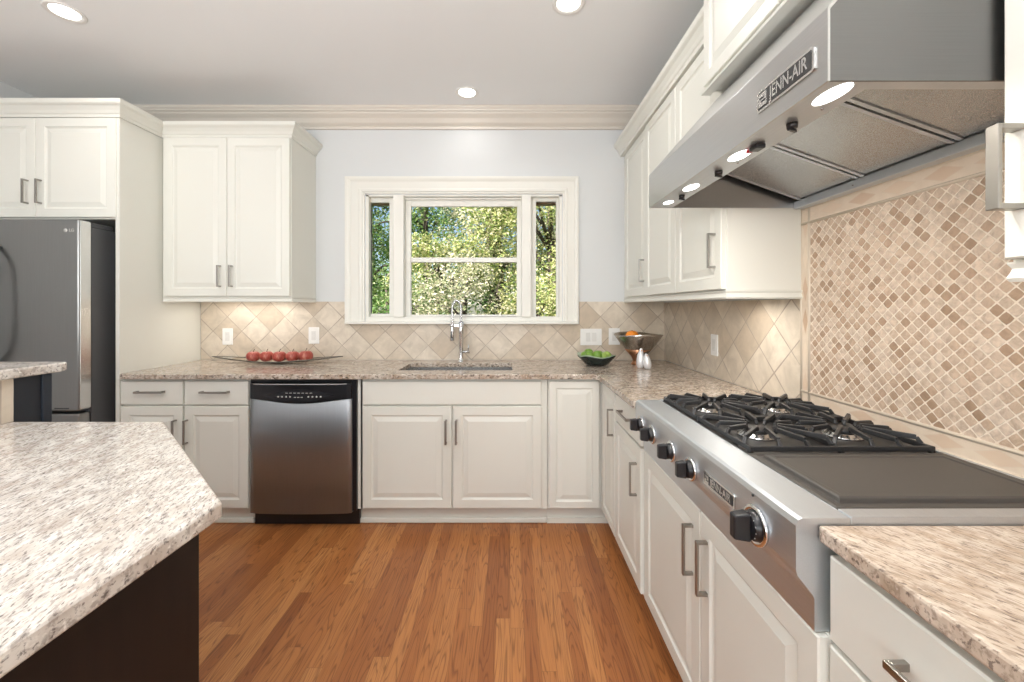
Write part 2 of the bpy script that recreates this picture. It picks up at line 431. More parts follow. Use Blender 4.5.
# ================================================================== WINDOW
def X(px, D): return (px-VX)*D/FPX
def Z(py, D): return CAMZ-(py-VY)*D/FPX
win = thing('window_1', 'white three-part window over the sink, wide sash between two narrow ones', 'window', (-.35, YW, 1.2)); win['kind'] = 'structure'
prof = [(0,0),(0,.014),(.010,.016),(.016,.024),(.030,.026),(.040,.020),(.095,.018),(.102,.024),(.118,.030),(.132,.030),(.135,.024),(.135,0)]
def casing():
    m = MB(); x0, x1, zt, zb = X(365,YW), X(562.7,YW), Z(194,YW), 1.21
    path = [(x0,zb),(x0,zt),(x1,zt),(x1,zb)]
    k = len(prof); vs = []
    for i, (x, z) in enumerate(path):
        sx = -1 if i < 2 else 1
        for o_, d in prof:
            o2 = o_*(1.06 if i < 2 else .86)
            vs.append((x+sx*o2, YW-.001-d, z if i in (0,3) else z+o_*.93))
    fs = [(i*k+j, i*k+(j+1)%k, (i+1)*k+(j+1)%k, (i+1)*k+j) for i in range(3) for j in range(k)]
    fs += [tuple(range(k)), tuple(3*k+j for j in range(k))]
    return m.add(vs, fs)
obj('window_casing', casing(), M_trim, win)
obj('window_sill', MB().box(X(344.5,3.0), X(578.5,3.0), 2.995, YW-.001, 1.190, 1.2095), M_trim, win, .004)
YS = 3.09
jm = MB(); jm.box(OX0,OX0+.02,YW,YW+.079,OZ0,OZ1); jm.box(OX1-.02,OX1,YW,YW+.079,OZ0,OZ1); jm.box(OX0,OX1,YW,YW+.079,OZ1-.012,OZ1); jm.box(OX0,OX1,YW-.0005,YW+.079,OZ0-.028,OZ0+.006)
obj('window_jamb', jm, M_trim, win)
for a, b in ((392.7,403.6),(521.6,531.3)):
    obj('mullion', MB().box(X(a,3.03), X(b,3.03), 3.03, YW+.078, OZ0+.004, OZ1-.002), M_trim, win, .006)
def sash(gx0, gx1, gy0, gy1, ox0, ox1, oy0, oy1, D=3.10, rail=None, name='sash'):
    m = MB(); a0,a1,b0,b1 = X(gx0,D),X(gx1,D),Z(gy1,D),Z(gy0,D); A0,A1,B0,B1 = ox0,ox1,oy0,oy1
    m.box(A0,a0,D,D+.026,B0,B1); m.box(a1,A1,D,D+.026,B0,B1); m.box(a0,a1,D,D+.026,B0,b0); m.box(a0,a1,D,D+.026,b1,B1)
    if rail: m.box(a0,a1,D-.008,D+.026,Z(rail[1],D),Z(rail[0],D))
    s_ = obj(name, m, M_trim, win, .003)
    obj('glass_pane', MB().box(a0,a1,D+.010,D+.014,b0,b1), M_glass, s_)
sash(368.7,389.4,202.5,313.7, OX0+.02, X(396,3.10), OZ0+.006, OZ1-.012)
sash(411,517,206.5,314.6, X(403,3.10), X(522,3.10), OZ0+.006, Z(199,3.10), rail=(257.6,262.4))
sash(536,556.2,201.5,316.4, X(528,3.10), OX1-.02, OZ0+.006, OZ1-.012)
obj('head_panel', MB().box(X(403.6,3.075), X(522,3.075), 3.075, 3.125, Z(199.5,3.075), OZ1-.013), M_trim, win, .004)
st('trim_2', MB().box(OX0-.05, OX1+.05, 3.135, 3.20, 2.115, 2.30), M_brown, 'brown eave board seen at the top of the panes')

# ================================================================== BACKSPLASH
ZT = 1.357
bs = MB(); T = .008; xcl, xcr = X(345,YW), X(579,YW)
bs.box(-2.322, xcl, YW-T, YW-.0005, .921, ZT); bs.box(xcr, XW-T, YW-T, YW-.0005, .921, ZT); bs.box(xcl, xcr, YW-T, YW-.0005, .921, 1.1895)
struct(obj('backsplash', bs, M_tileb), 'beige travertine tiles set on the diagonal along the window wall')
YB = 1.615
struct(obj('backsplash', MB().box(XW-T, XW-.0005, YB+.002, YW-.0005, .921, ZT-.008), M_tiler), 'beige diagonal travertine tiles on the right wall under the cabinets')
# mosaic panel with its border
YE = -.35
mz0, mz1 = .990, 1.640
mosaic = thing('mosaic_backsplash', 'small tumbled diamond mosaic panel behind the range', 'backsplash', (XW, .8, .92)); mosaic['kind'] = 'structure'
obj('mosaic_field', MB().box(XW-T, XW-.0005, YE, YB-.052, mz0, mz1), M_mos, mosaic)
Bh = border('border_low', 'y', .125, .024, .9585, .02); Bt = border('border_top', 'y', .125, .024, 1.674, .02); Bv = border('border_side', 'z', .125, .017, YB-.028, .95)
obj('border_band', MB().box(XW-T-.001, XW-.0005, YE, YB-.002, .935, mz0-.009), Bh, mosaic)
obj('border_band', MB().box(XW-T-.001, XW-.0005, YE, YB-.002, mz1+.009, 1.70), Bt, mosaic)
obj('border_band', MB().box(XW-T-.001, XW-.0005, YB-.045, YB-.010, mz0-.009, mz1+.009), Bv, mosaic)
def liner(m, p, q, r=.0055): m.tube([p,q], r, 8)
l1 = MB()
for z in (mz0-.004, .930): liner(l1, (XW-T, YE, z), (XW-T, YB-.004, z))
for z in (mz1+.004, 1.703): liner(l1, (XW-T, YE, z), (XW-T, YB-.004, z))
for y in (YB-.006, YB-.049): liner(l1, (XW-T, y, .93), (XW-T, y, 1.703))
obj('pencil_liner', l1, M_marb, mosaic)

# ================================================================== CABINET BUILDERS
def pull(fr, a, b, c, L, parent, vert=True, wd=.012, proj=.032):
    m = MB(); h = L/2
    if vert:
        m.fbox(fr, a-wd/2, a+wd/2, b-h, b+h, c+proj-.007, c+proj)
        for s_ in (-1, 1):
            e = b+s_*h; m.fbox(fr, a-wd/2, a+wd/2, min(e,e-s_*.009), max(e,e-s_*.009), c-.0005, c+proj-.0065)
    else:
        m.fbox(fr, a-h, a+h, b-wd/2, b+wd/2, c+proj-.007, c+proj)
        for s_ in (-1, 1):
            e = a+s_*h; m.fbox(fr, min(e,e-s_*.009), max(e,e-s_*.009), b-wd/2, b+wd/2, c-.0005, c+proj-.0065)
    return obj('handle', m, M_nickel, parent, .0012)
def door(root, fr, a0, a1, b0, b1, pa=None, pb=None, L=.143, vert=True, raised=True, name='door', fw=.052, c=.02):
    d = obj(name, MB().panel(fr, a0, a1, b0, b1, c, .0195, fw, raised), M_cab, root)
    if pa is not None: pull(fr, pa, pb, c, L, d, vert)
    return d
def carcass(fr, a0, a1, b0, b1, depth, open_top=True, t=.018, rails=(), stiles=(), rw=.03):
    m = MB()
    m.fbox(fr, a0, a0+t, b0, b1, -depth, 0); m.fbox(fr, a1-t, a1, b0, b1, -depth, 0)
    m.fbox(fr, a0+t, a1-t, b0, b0+t, -depth, -.0005); m.fbox(fr, a0+t, a1-t, b0+t, b1, -depth, -depth+.006)
    if not open_top: m.fbox(fr, a0+t, a1-t, b1-t, b1, -depth+.006, -.0005)
    m.fbox(fr, a0+t, a0+.03, b0+.03, b1-rw, -.018, 0); m.fbox(fr, a1-.04, a1-t, b0+.03, b1-rw, -.018, 0)
    m.fbox(fr, a0+t, a1-t, b0, b0+.03, -.018, 0); m.fbox(fr, a0+t, a1-t, b1-rw, b1, -.018, 0)
    for r_ in rails: m.fbox(fr, a0+.03, a1-.04, r_-.015, r_+.015, -.018, -.0004)
    for s_ in stiles: m.fbox(fr, s_-.02, s_+.02, b0+.03, b1-rw, -.019, .0004)
    return m
CP = [(0,2.446),(.006,2.446),(.008,2.462),(.014,2.468),(.020,2.482),(.034,2.502),(.046,2.510),(.050,2.516),(.052,2.536),(0,2.536)]
def crown(path, root, side=1):
    return obj('crown_molding', MB().sweep(path, CP, side), M_cab, root)
FY = 2.435                       # carcass face of the back run; doors sit .02 in front
TK = .105; CT = .8895
fb = FB(FY)
def Xb(px): return X(px, FY-.02)

# --- left base unit
c1 = thing('base_cabinet', 'cream base cabinet left of the dishwasher with two drawers over two doors', 'cabinet', ((-2.33-1.56)/2, FY, 0))
obj('carcass', carcass(fb, -2.3255, -1.556, TK, CT, .595, rails=(.729,), stiles=(-1.945,)), M_cab, c1, .001)
obj('toe_kick', MB().box(-2.326, -1.557, FY+.045, FY+.06, 0.001, TK), M_cab, c1)
obj('toe_molding', MB().prism([(-2.328,FY+.030),(-1.557,FY+.030),(-1.557,FY+.0445),(-2.328,FY+.0445)], .001, .032), M_cab, c1, .006)
for a0, a1, hx, dh in ((Xb(120.3),Xb(182.6),Xb(148.7),Xb(176)),(Xb(184.4),Xb(248),Xb(214),Xb(187.2))):
    door(c1, fb, a0, a1, .734, .874, (a0+a1)/2, .812, .165, False, False, 'drawer')
    door(c1, fb, a0, a1, .116, .724, dh, .575, .143)
# --- dishwasher
D0, D1 = Xb(250.3), Xb(353.5)
dw = thing('dishwasher', 'stainless dishwasher with black control strip between the cream cabinets', 'dishwasher', ((D0+D1)/2, FY, 0))
obj('tub', MB().box(D0+.004, D1-.004, FY+.02, 3.0, .10, .870), M_black, dw)
fr_ = MB(); fr_.box(-1.552, D0+.006, FY-.012, FY+.02, .098, .884); fr_.box(D1-.012, -.918, FY-.012, FY+.02, .098, .884); fr_.box(D0+.006, D1-.012, FY-.012, FY+.02, .870, .884)
obj('black_surround', fr_, M_black, dw)
def dw_door():
    m = MB(); n = 24; vs = []; fs = []
    a0, a1 = D0+.002, X(351.2, FY-.03)
    for i in range(n+1):
        t = i/n; x = a0+(a1-a0)*t; s_ = 1-(2*t-1)**2
        top = .770-.026*math.sin(PI*t)**1.6
        y = FY-.022-.016*s_**.6
        vs += [(x,y,.090),(x,y,top-.004),(x,y+.003,top),(x,FY+.018,top),(x,FY+.018,.090)]
    for i in range(n):
        for k in range(5): fs.append((i*5+k, i*5+(k+1)%5, (i+1)*5+(k+1)%5, (i+1)*5+k))
    m.add(vs, fs); m.add(vs[:5], [(0,1,2,3,4)]); m.add(vs[-5:], [(0,1,2,3,4)])
    return m
o_ = obj('door', dw_door(), M_steeld, dw); 
for p in o_.data.polygons: p.use_smooth = abs(p.normal.y) > .6
cpn = MB(); n = 24; vs = []; fs = []
for i in range(n+1):
    t = i/n; x = D0+.002+(D1-D0-.014)*t; bot = .772-.026*math.sin(PI*t)**1.6; y = FY-.024-.016*(1-(2*t-1)**2)**.6
    vs += [(x,y,bot),(x,y,.862),(x,FY+.018,.862),(x,FY+.018,bot)]
for i in range(n):
    for k in range(4): fs.append((i*4+k, i*4+(k+1)%4, (i+1)*4+(k+1)%4, (i+1)*4+k))
cpn.add(vs, fs); cpn.add(vs[:4], [(0,1,2,3)]); cpn.add(vs[-4:], [(0,1,2,3)])
ctrl = obj('control_panel', cpn, M_black, dw)
trm = MB()
for i in range(20):
    t0_, t1_ = .04+.92*i/20, .04+.92*(i+1)/20
    p = [(D0+.002+(D1-D0-.014)*t, FY-.0265-.016*(1-(2*t-1)**2)**.6) for t in (t0_,t1_)]
    trm.bar((*p[0],.860),(*p[1],.860),.004,.004)
obj('top_trim', trm, M_sgrey, ctrl)
lz = MB(); cxm = (D0+D1)/2-.004                      # almond-shaped darker lens
q = [(cxm+.215*math.cos(t), .794+.034*math.sin(t)*(1-abs(math.cos(t))**2.2)) for t in [2*PI*k/36 for k in range(36)]]
def ycur(x):
    t = (x-D0-.002)/(D1-D0-.014); return FY-.0244-.016*max(0,(1-(2*t-1)**2))**.6
vs = [(x, ycur(x)-.0008, z) for x, z in q]
vc = [(x, ycur(x)-.0008, .794) for x, z in q]
lz.add(vs+vc, [(k,(k+1)%36,(k+1)%36+36,k+36) for k in range(36)])
obj('display_lens', lz, plain('lens_grey', (.03,.03,.033), .18), ctrl)
for gx in (-.135,.045):
    for k in range(4):
        x = cxm+gx+k*.024+.008; obj('button', MB().lathe((x, ycur(x)-.0005, .786), [(.0001,0),(.0052,.0003),(.005,.002),(.0001,.0022)], 12, (0,-1,0)), M_sgrey, ctrl)
for k in range(3):
    x = cxm-.026+k*.02; obj('button', MB().box(x-.006,x+.006,ycur(x)-.003,ycur(x)-.0005,.781,.785), M_sgrey, ctrl)
for k in range(7):
    x = cxm-.075+k*.024; obj('indicator_mark', MB().box(x-.008,x+.006,ycur(x)-.0025,ycur(x)-.0005,.8065,.8095), M_sgrey, ctrl)
obj('toe_panel', MB().box(D0+.004, D1+.022, FY+.02, FY+.045, .003, .094), M_black, dw)
# --- sink base
c2 = thing('sink_cabinet', 'wide cream sink cabinet with plain false front over two doors', 'cabinet', (-.35, FY, 0))
S0, S1 = -.916, Xb(547.6)
m = carcass(fb, S0, S1, TK, CT, .595, rails=(.729,), stiles=(Xb(452.2),), rw=.016)
m.fbox(fb, S0+.018, Xb(361.5), TK, CT, -.018, 0)
obj('carcass', m, M_cab, c2, .001)
obj('toe_kick', MB().box(S0, S1, FY+.045, FY+.06, .001, TK), M_cab, c2)
obj('toe_molding', MB().box(S0-.0, S1, FY+.030, FY+.0445, .001, .032), M_cab, c2, .006)
door(c2, fb, Xb(362.4), Xb(541.3), .734, .874, raised=False, name='false_front')
door(c2, fb, Xb(362.4), Xb(451.6), .116, .724, Xb(446.2), .575, .143)
door(c2, fb, Xb(453.0), Xb(541.6), .116, .724, Xb(456.4), .575, .143)
# --- corner cabinet, one door on each run
XF = .565                        # carcass face of the right run; doors .02 proud
fr = FR(XF)
c3 = thing('corner_cabinet', 'cream corner base cabinet with two narrow doors meeting in the inside corner', 'cabinet', (.6, FY, 0))
m = MB(); m.box(S1+.003, .575, FY, FY+.018, TK, CT); m.box(XF, XF+.018, 2.105, FY, TK, CT)
m.box(S1+.003, 1.14, FY+.018, 3.03, TK, TK+.018); m.box(S1+.003, S1+.021, FY+.018, 3.03, TK+.018, CT); m.box(XF+.018, 1.14, 2.105, 2.123, TK, CT)
m.box(S1+.021, 1.14, 3.024, 3.03, TK+.018, CT)
obj('carcass', m, M_cab, c3, .001)
obj('toe_kick', MB().box(XF+.045, XF+.06, 2.107, FY+.044, .001, TK).box(S1+.001, XF+.06, FY+.0445, FY+.06, .001, TK).box(S1+.001, XF+.044, FY+.030, FY+.044, .001, .032), M_cab, c3)
door(c3, fb, Xb(549.3), .534, .116, .874, fw=.04)
door(c3, fr, -2.408, -2.112, .116, .874, -2.145, .705, .143, fw=.045)
# --- drawer unit between the corner and the range
c4 = thing('drawer_cabinet', 'cream base cabinet with one drawer over one door beside the cooktop', 'cabinet', (XF, 1.87, 0))
obj('carcass', carcass(fr, -2.102, -1.692, TK, CT, .58, rails=(.729,)), M_cab, c4, .001)
obj('toe_kick', MB().box(XF+.045, XF+.06, 1.692, 2.102, .001, TK), M_cab, c4)
door(c4, fr, -2.098, -1.694, .734, .874, -1.885, .812, .165, False, False, 'drawer')
door(c4, fr, -2.098, -1.694, .116, .724, -1.745, .575, .143)
# --- cooktop base
XC = .579; fc = FR(XC)
c5 = thing('cooktop_cabinet', 'cream two-door base cabinet under the stainless cooktop', 'cabinet', (XC, 1.17, 0))
obj('carcass', carcass(fc, -1.688, -.732, TK, .722, .57, stiles=(-1.192,)), M_cab, c5, .001)
obj('toe_kick', MB().box(XC+.045, XC+.06, .732, 1.688, .001, TK), M_cab, c5)
door(c5, fc, -1.687, -1.194, .104, .718, -1.240, .575, .155)
door(c5, fc, -1.188, -.734, .104, .718, -1.150, .575, .155)
# --- near unit
XN = .592; fn = FR(XN)
c6 = thing('drawer_cabinet', 'cream base cabinet in the near right corner, wide drawer on top', 'cabinet', (XN, .3, 0))
obj('carcass', carcass(fn, -.728, .20, TK, CT, .57, rails=(.715,), stiles=(-.279,)), M_cab, c6, .001)
obj('toe_kick', MB().box(XN+.045, XN+.06, -.20, .728, .001, TK), M_cab, c6)
for a0, a1 in ((-.726,-.282),(-.276,.198)):
    door(c6, fn, a0, a1, .722, .872, (a0+a1)/2, .80, .168, False, False, 'drawer')
    door(c6, fn, a0, a1, .116, .712, a1-.04, .56, .155)

# ================================================================== COUNTERTOPS
ZG = .92; TG_ = .030
def slab(m, cells, z0, z1):
    xs = sorted({c[0] for c in cells}|{c[1] for c in cells}); ys = sorted({c[2] for c in cells}|{c[3] for c in cells})
    inside = lambda i,j: 0 <= i < len(xs)-1 and 0 <= j < len(ys)-1 and any(c[0] <= (xs[i]+xs[i+1])/2 <= c[1] and c[2] <= (ys[j]+ys[j+1])/2 <= c[3] for c in cells)
    for i in range(len(xs)-1):
        for j in range(len(ys)-1):
            if not inside(i,j): continue
            a,b,c,d = xs[i],xs[i+1],ys[j],ys[j+1]
            m.add([(a,c,z1),(b,c,z1),(b,d,z1),(a,d,z1)], [(0,1,2,3)]); m.add([(a,c,z0),(b,c,z0),(b,d,z0),(a,d,z0)], [(3,2,1,0)])
            for (di,dj,p,q) in ((-1,0,(a,d),(a,c)),(1,0,(b,c),(b,d)),(0,-1,(a,c),(b,c)),(0,1,(b,d),(a,d))):
                if not inside(i+di,j+dj): m.add([(*p,z0),(*q,z0),(*q,z1),(*p,z1)], [(0,1,2,3)])
    return m
YE0 = 2.385; XE0 = .517
SK = (-.705, .012, 2.545, 2.872)
cells = [(-2.302, SK[0], YE0, 2.4105),(-2.3255, SK[0], 2.4105, 3.041),(SK[0],SK[1],YE0,SK[2]),(SK[0],SK[1],SK[3],3.041),(SK[1],XW-.009,YE0,3.041),(XE0,XW-.009,1.702,YE0)]
m = slab(MB(), cells, ZG-TG_, ZG); m.prism([(XE0-.035,YE0+.001),(XE0+.001,YE0-.035),(XE0+.001,YE0+.001)], ZG-TG_, ZG)
tag(obj('countertop', m, M_gran, None, .004), 'beige speckled granite worktop wrapping the sink wall and the corner', 'countertop')
tag(obj('countertop', MB().box(.562, XW-.009, -.20, .739, ZG-TG_, ZG), M_grann, None, .005), 'speckled granite worktop in the near right corner beside the cooktop', 'countertop')
# island
IX, IYB = -.588, 1.404
ic = [(IX,-.25),(IX,.8275),(X(163.3,IYB),IYB),(-1.72,IYB),(-1.72,-.25)]
isl = thing('kitchen_island', 'dark brown island with granite top, painted whiter for daylight, and clipped corner', 'island', (-1.2,.5,0))
obj('granite_top', MB().prism(ic, ZG-.034, ZG), M_grani_lit, isl, .005)
bx = IX-.035
obj('island_base', MB().prism([(bx,-.22),(bx,.812),(bx-.56,IYB-.06),(-1.715,IYB-.06),(-1.715,-.22)], .001, ZG-.035), M_dkwood, isl, .003)
M_cream = tiles('riser_travertine','yz',.152,.003,TC,TG,(0,.92),0,.012,.3,.35,14,.3,0)
obj('riser_tile', MB().box(-1.765,-1.7205,-.25,1.4035,.887,1.0705), M_cream, isl)
rb = MB().prism([(-2.0,-.22),(-1.766,-.22),(-1.766,1.4045),(-1.720,1.4045),(-1.720,1.485),(-2.0,1.503)], .001, 1.070)
obj('bar_wall', rb, M_navy, isl)
obj('bar_end_post', MB().box(-2.0,-1.712,1.486,1.515,.001,1.070), plain('bar_post', (.02,.026,.038), .4), isl, .003)
obj('raised_bar_top', MB().prism([(-2.15,-.25),(-1.700,-.25),(-1.700,1.535),(-1.722,1.575),(-2.15,1.575)], 1.071, 1.105), M_grani_lit, isl, .006)

# ================================================================== SINK AND FAUCET
sk = thing('kitchen_sink', 'undermount stainless sink set below the granite in front of the faucet', 'sink', (-.35, 2.7, .7))
m = MB(); a0,a1,b0,b1 = SK[0]-.006, SK[1]+.006, SK[2]-.006, SK[3]+.006; zb, zt, t = .70, ZG-TG_-.0005, .0035
m.box(a0,a1,b0,b1,zb,zb+t); m.box(a0,a0+t,b0,b1,zb+t,zt); m.box(a1-t,a1,b0,b1,zb+t,zt); m.box(a0+t,a1-t,b0,b0+t,zb+t,zt); m.box(a0+t,a1-t,b1-t,b1,zb+t,zt)
obj('basin', m, M_lsteel, sk)
obj('drain', MB().lathe((-.35,2.74,zb+t), [(.045,0),(.045,.003),(.036,.004),(.034,.001),(.0001,.001)], 24), M_chrome, sk)
fx, fy = X(461,2.94), 2.94
ft = thing('faucet', 'tall chrome spring-neck faucet behind the sink', 'faucet', (fx, fy, ZG))
obj('body', MB().lathe((fx,fy,ZG+.0005), [(.027,0),(.027,.006),(.019,.012),(.017,.03),(.0165,.20),(.018,.205),(.018,.282),(.012,.288)], 20), M_chrome, ft)
def arch(t):                                     # t 0..1 from the column over to the spray head
    if t < .25: return Vector((fx, fy, ZG+.285+.10*t/.25))
    if t < .75:
        a = PI*(t-.25)/.5; return Vector((fx-.032+.032*math.cos(a), fy-.0, ZG+.385+.058*math.sin(a)))
    return Vector((fx-.064, fy-.0, ZG+.385-.115*(t-.75)/.25))
obj('hose', MB().tube([arch(i/30) for i in range(31)], .0055, 8), M_chrome, ft)
sp = []
for i in range(460):
    t = i/459; p = arch(t); q = arch(min(1,t+.01)); 
    d = (q-p).normalized() if (q-p).length > 1e-6 else Vector((0,0,-1)); n1 = Vector((0,1,0)); n2 = d.cross(n1); a = t*2*PI*34
    sp.append(p+(n1*math.cos(a)+n2*math.sin(a))*.0095)
obj('spring', MB().tube(sp, .0017, 5), M_chrome, ft)
hx = fx-.064
obj('spray_head', MB().lathe((hx,fy,ZG+.150), [(.012,0),(.0165,.004),(.0155,.05),(.013,.10),(.011,.125)], 16), M_chrome, ft)
obj('spray_grip', MB().box(hx-.008,hx+.002,fy-.018,fy-.012,ZG+.175,ZG+.222), M_black, ft, .002)
obj('support_arm', MB().bar((fx,fy,ZG+.262),(hx,fy,ZG+.262),.010,.014).lathe((hx,fy,ZG+.255),[(.0165,0),(.0165,.016)],16), M_chrome, ft)
obj('lever', MB().tube([(fx+.012,fy,ZG+.072),(fx+.062,fy,ZG+.072)], .010, 12).tube([(fx+.052,fy,ZG+.075),(fx+.056,fy-.004,ZG+.125)], .0045, 8), M_chrome, ft)

# ================================================================== COOKTOP
RY0, RY1, RX = .742, 1.69, .524
ck = thing('cooktop', 'stainless professional gas cooktop with four burners and a covered griddle', 'cooktop', (.8, 1.18, .74))
ZR = .930
# front console: nose, slanted lower lip, apron
pf = [(RX+.012,ZR),(RX+.004,ZR-.004),(RX,ZR-.014),(RX,.834),(RX+.003,.824),(RX+.030,.790),(RX+.034,.782),(RX+.034,.7225),(RX+.100,.7225),(RX+.100,ZR)]
m = MB(); k = len(pf)
vs = [(x,y,z) for y in (RY0,RY1) for x,z in pf]
m.add(vs, [tuple(range(k)), tuple(range(k,2*k))]+[(i,(i+1)%k,(i+1)%k+k,i+k) for i in range(k)])
con = obj('front_console', m, M_steelr, ck)
# deck rails around the pan
PX0, PX1, PY0, PY1 = .622, 1.140, RY0+.030, RY1-.012
m = MB(); XB = XW-.0145
m.box(RX+.1005, XB, RY0, PY0, .895, ZR+.003); m.box(RX+.1005, XB, PY1, RY1, .895, ZR+.003); m.box(PX1, XB, PY0, PY1, .895, ZR+.003); m.box(RX+.1005, PX0, PY0, PY1, .895, ZR+.001)
m.box(RX+.1005, XB, RY0, RY1, .80, .895)
obj('deck', m, M_steelr, ck, .002)
GY = 1.068
obj('burner_pan', MB().box(PX0+.0005, PX1-.0005, GY, PY1-.0005, .8955, ZR-.002), M_pan, ck)
# griddle: trough, raised cover with a stepped rim
m = MB(); gz = ZR
rings = [(0,.8955),(0,gz+.002),(.004,gz+.004),(.014,gz+.004),(.018,gz+.001),(.026,gz+.001),(.029,gz+.008),(.034,gz+.010),(.044,gz+.010),(.047,gz+.0075),(.051,gz+.0075)]
vs = []
for i, z in rings: vs += [(PX0+.001+i,PY0+.001+i,z),(PX1-.001-i,PY0+.001+i,z),(PX1-.001-i,GY-.001-i,z),(PX0+.001+i,GY-.001-i,z)]
fs = [(r*4+q_, r*4+(q_+1)%4, (r+1)*4+(q_+1)%4, (r+1)*4+q_) for r in range(len(rings)-1) for q_ in range(4)]
fs.append(tuple((len(rings)-1)*4+q_ for q_ in range(4)))
m.add(vs, fs); obj('griddle_cover', m, M_grid, ck, .0015)
# burners
BC = [(x, y) for y in (1.225, 1.530) for x in (.745, 1.005)]
for bx_, by_ in BC:
    b = obj('burner', MB().lathe((bx_,by_,ZR-.0019), [(.052,0),(.052,.004),(.044,.007),(.040,.012),(.034,.014),(.0001,.014)], 24), M_lsteel, ck)
    m = MB().lathe((bx_,by_,ZR+.012), [(.030,0),(.033,.003),(.033,.009),(.029,.012),(.0001,.013)], 24)
    obj('burner_cap', m, M_iron, b)
for gy0, gy1 in ((GY+.004, 1.375), (1.379, PY1-.004)):
    m = MB(); zg = ZR+.022; X0, X1 = PX0+.012, PX1-.012
    gyc = (gy0+gy1)/2; xm = (X0+X1)/2
    for (p, q) in (((X0,gy0+.006),(X1,gy0+.006)),((X0,gy1-.006),(X1,gy1-.006)),((X0+.006,gy0),(X0+.006,gy1)),((X1-.006,gy0),(X1-.006,gy1)),((xm,gy0),(xm,gy1))):
        m.bar((*p,ZR+.010),(*q,ZR+.010),.010,.014)
    for cxb in (.745, 1.005):
        for kk in range(12):
            a = 2*PI*(kk+.5)/12; ca, sa = math.cos(a), math.sin(a)
            hx_, hy_ = (xm-X0)/2-.004, (gy1-gy0)/2-.006
            R_ = min(hx_/max(abs(ca),1e-6), hy_/max(abs(sa),1e-6))
            cx_, cy_ = (X0+xm)/2 if cxb < .9 else (X1+xm)/2, gyc
            tip = .044 if kk % 3 else .056
            p1 = Vector((cx_+ca*R_, cy_+sa*R_, ZR+.012)); p2 = Vector((cx_+ca*(R_*.93), cy_+sa*(R_*.93), zg+.008)); p3 = Vector((cx_+ca*tip, cy_+sa*tip, zg+.010))
            m.bar(p1, p2, .010, .010); m.bar(p2, p3, .0095, .013)
            m.bar(p3, p3+Vector((-ca*.006,-sa*.006,-.010)), .009, .010)
    for p in ((X0+.006,gy0+.006),(X0+.006,gy1-.006),(X1-.006,gy0+.006),(X1-.006,gy1-.006),(xm,gy0+.006),(xm,gy1-.006)):
        m.box(p[0]-.006,p[0]+.006,p[1]-.006,p[1]+.006,ZR-.0018,ZR+.006)
    obj('grate', m, M_iron, ck, .0018)
# knobs
def knob(y, z, s, name='knob'):
    root_ = obj(name, MB().lathe((RX-.0002,y,z), [(.024*s,0),(.0245*s,.004),(.0225*s,.018),(.020*s,.020),(.0001,.020)], 28, (-1,0,0)), M_black, ck)
    rg = MB().lathe((RX-.0002,y,z), [(.0245*s,0),(.031*s,.0),(.0325*s,.004),(.031*s,.008),(.0262*s,.0085),(.0245*s,.007)], 32, (-1,0,0))
    obj('bezel', rg, M_chrome, root_)
    g = MB(); cx = RX-.020; w_, h_, L_ = .011*s, .023*s, .026*s
    g.hexa([(cx,y-w_,z-h_),(cx,y+w_,z-h_),(cx,y+w_,z+h_),(cx,y-w_,z+h_),(cx-L_,y-w_*.75,z-h_*.86),(cx-L_,y+w_*.75,z-h_*.86),(cx-L_,y+w_*.75,z+h_*.86),(cx-L_,y-w_*.75,z+h_*.86)])
    obj('grip', g, M_black, root_, .003*s)
    return root_
for y in (1.608, 1.484, 1.310, 1.166): knob(y, .850, 1.04)
kb = knob(.859, .854, 1.30)
m = MB()
for i in range(9):
    a = math.radians(-60+i*26); rr = .0270; m.box(RX-.0195, RX-.0185, .859-.0015-math.sin(a)*rr, .859+.0015-math.sin(a)*rr, .854+math.cos(a)*rr-.0012, .854+math.cos(a)*rr+.0012)
obj('scale_marks', m, M_sgrey, kb)
obj('indicator_screw', MB().lathe((RX+.0002,.872,.912),[(.003,0),(.003,.003),(.0001,.0035)],10,(-1,0,0)), M_black, ck)
# maker's plate
def maker_plate(fr, a, b, c, L, H, parent):
    def outline(L, H, ch): return [(-L/2+ch,-H/2),(L/2-ch,-H/2),(L/2,-H/2+ch),(L/2,H/2-ch),(L/2-ch,H/2),(-L/2+ch,H/2),(-L/2,H/2-ch),(-L/2,-H/2+ch)]
    def pl(L, H, ch, c0, c1):
        q = outline(L, H, ch); n = len(q)
        vs = [fr(a+x,b+y,c0) for x,y in q]+[fr(a+x,b+y,c1) for x,y in q]
        return MB().add(vs, [tuple(range(n))[::-1], tuple(range(n,2*n))]+[(i,(i+1)%n,(i+1)%n+n,i+n) for i in range(n)])
    p = obj('maker_plate', pl(L, H, .004, c-.0002, c+.003), M_lsteel, parent)
    f = obj('plate_field', pl(L-.010, H-.010, .002, c+.003, c+.0036), plain('plate_grey', (.03,.03,.03), .5), p)
    s_ = H*.62; x0 = a-L/2+.0085
    m = MB(); m.fbox(fr, x0, x0+s_*.95, b-s_/2, b+s_/2, c+.0036, c+.0046)
    mk = obj('maker_mark', m, M_lsteel, f)
    m = MB(); m.fbox(fr, x0+s_*.12, x0+s_*.62, b+s_*.06, b+s_*.20, c+.0046, c+.005); m.fbox(fr, x0+s_*.36, x0+s_*.84, b-s_*.20, b-s_*.06, c+.0046, c+.005)
    obj('mark_stroke', m, M_black, mk)
    text('lettering', 'JENN-AIR', H*.80, frame_matrix(fr, a+s_*.55, b, c+.0042), M_lsteel, f, .0005, (L-s_-.022)/(H*.80*4.55))
maker_plate(FR(RX), -1.015, .862, 0, .148, .034, ck)

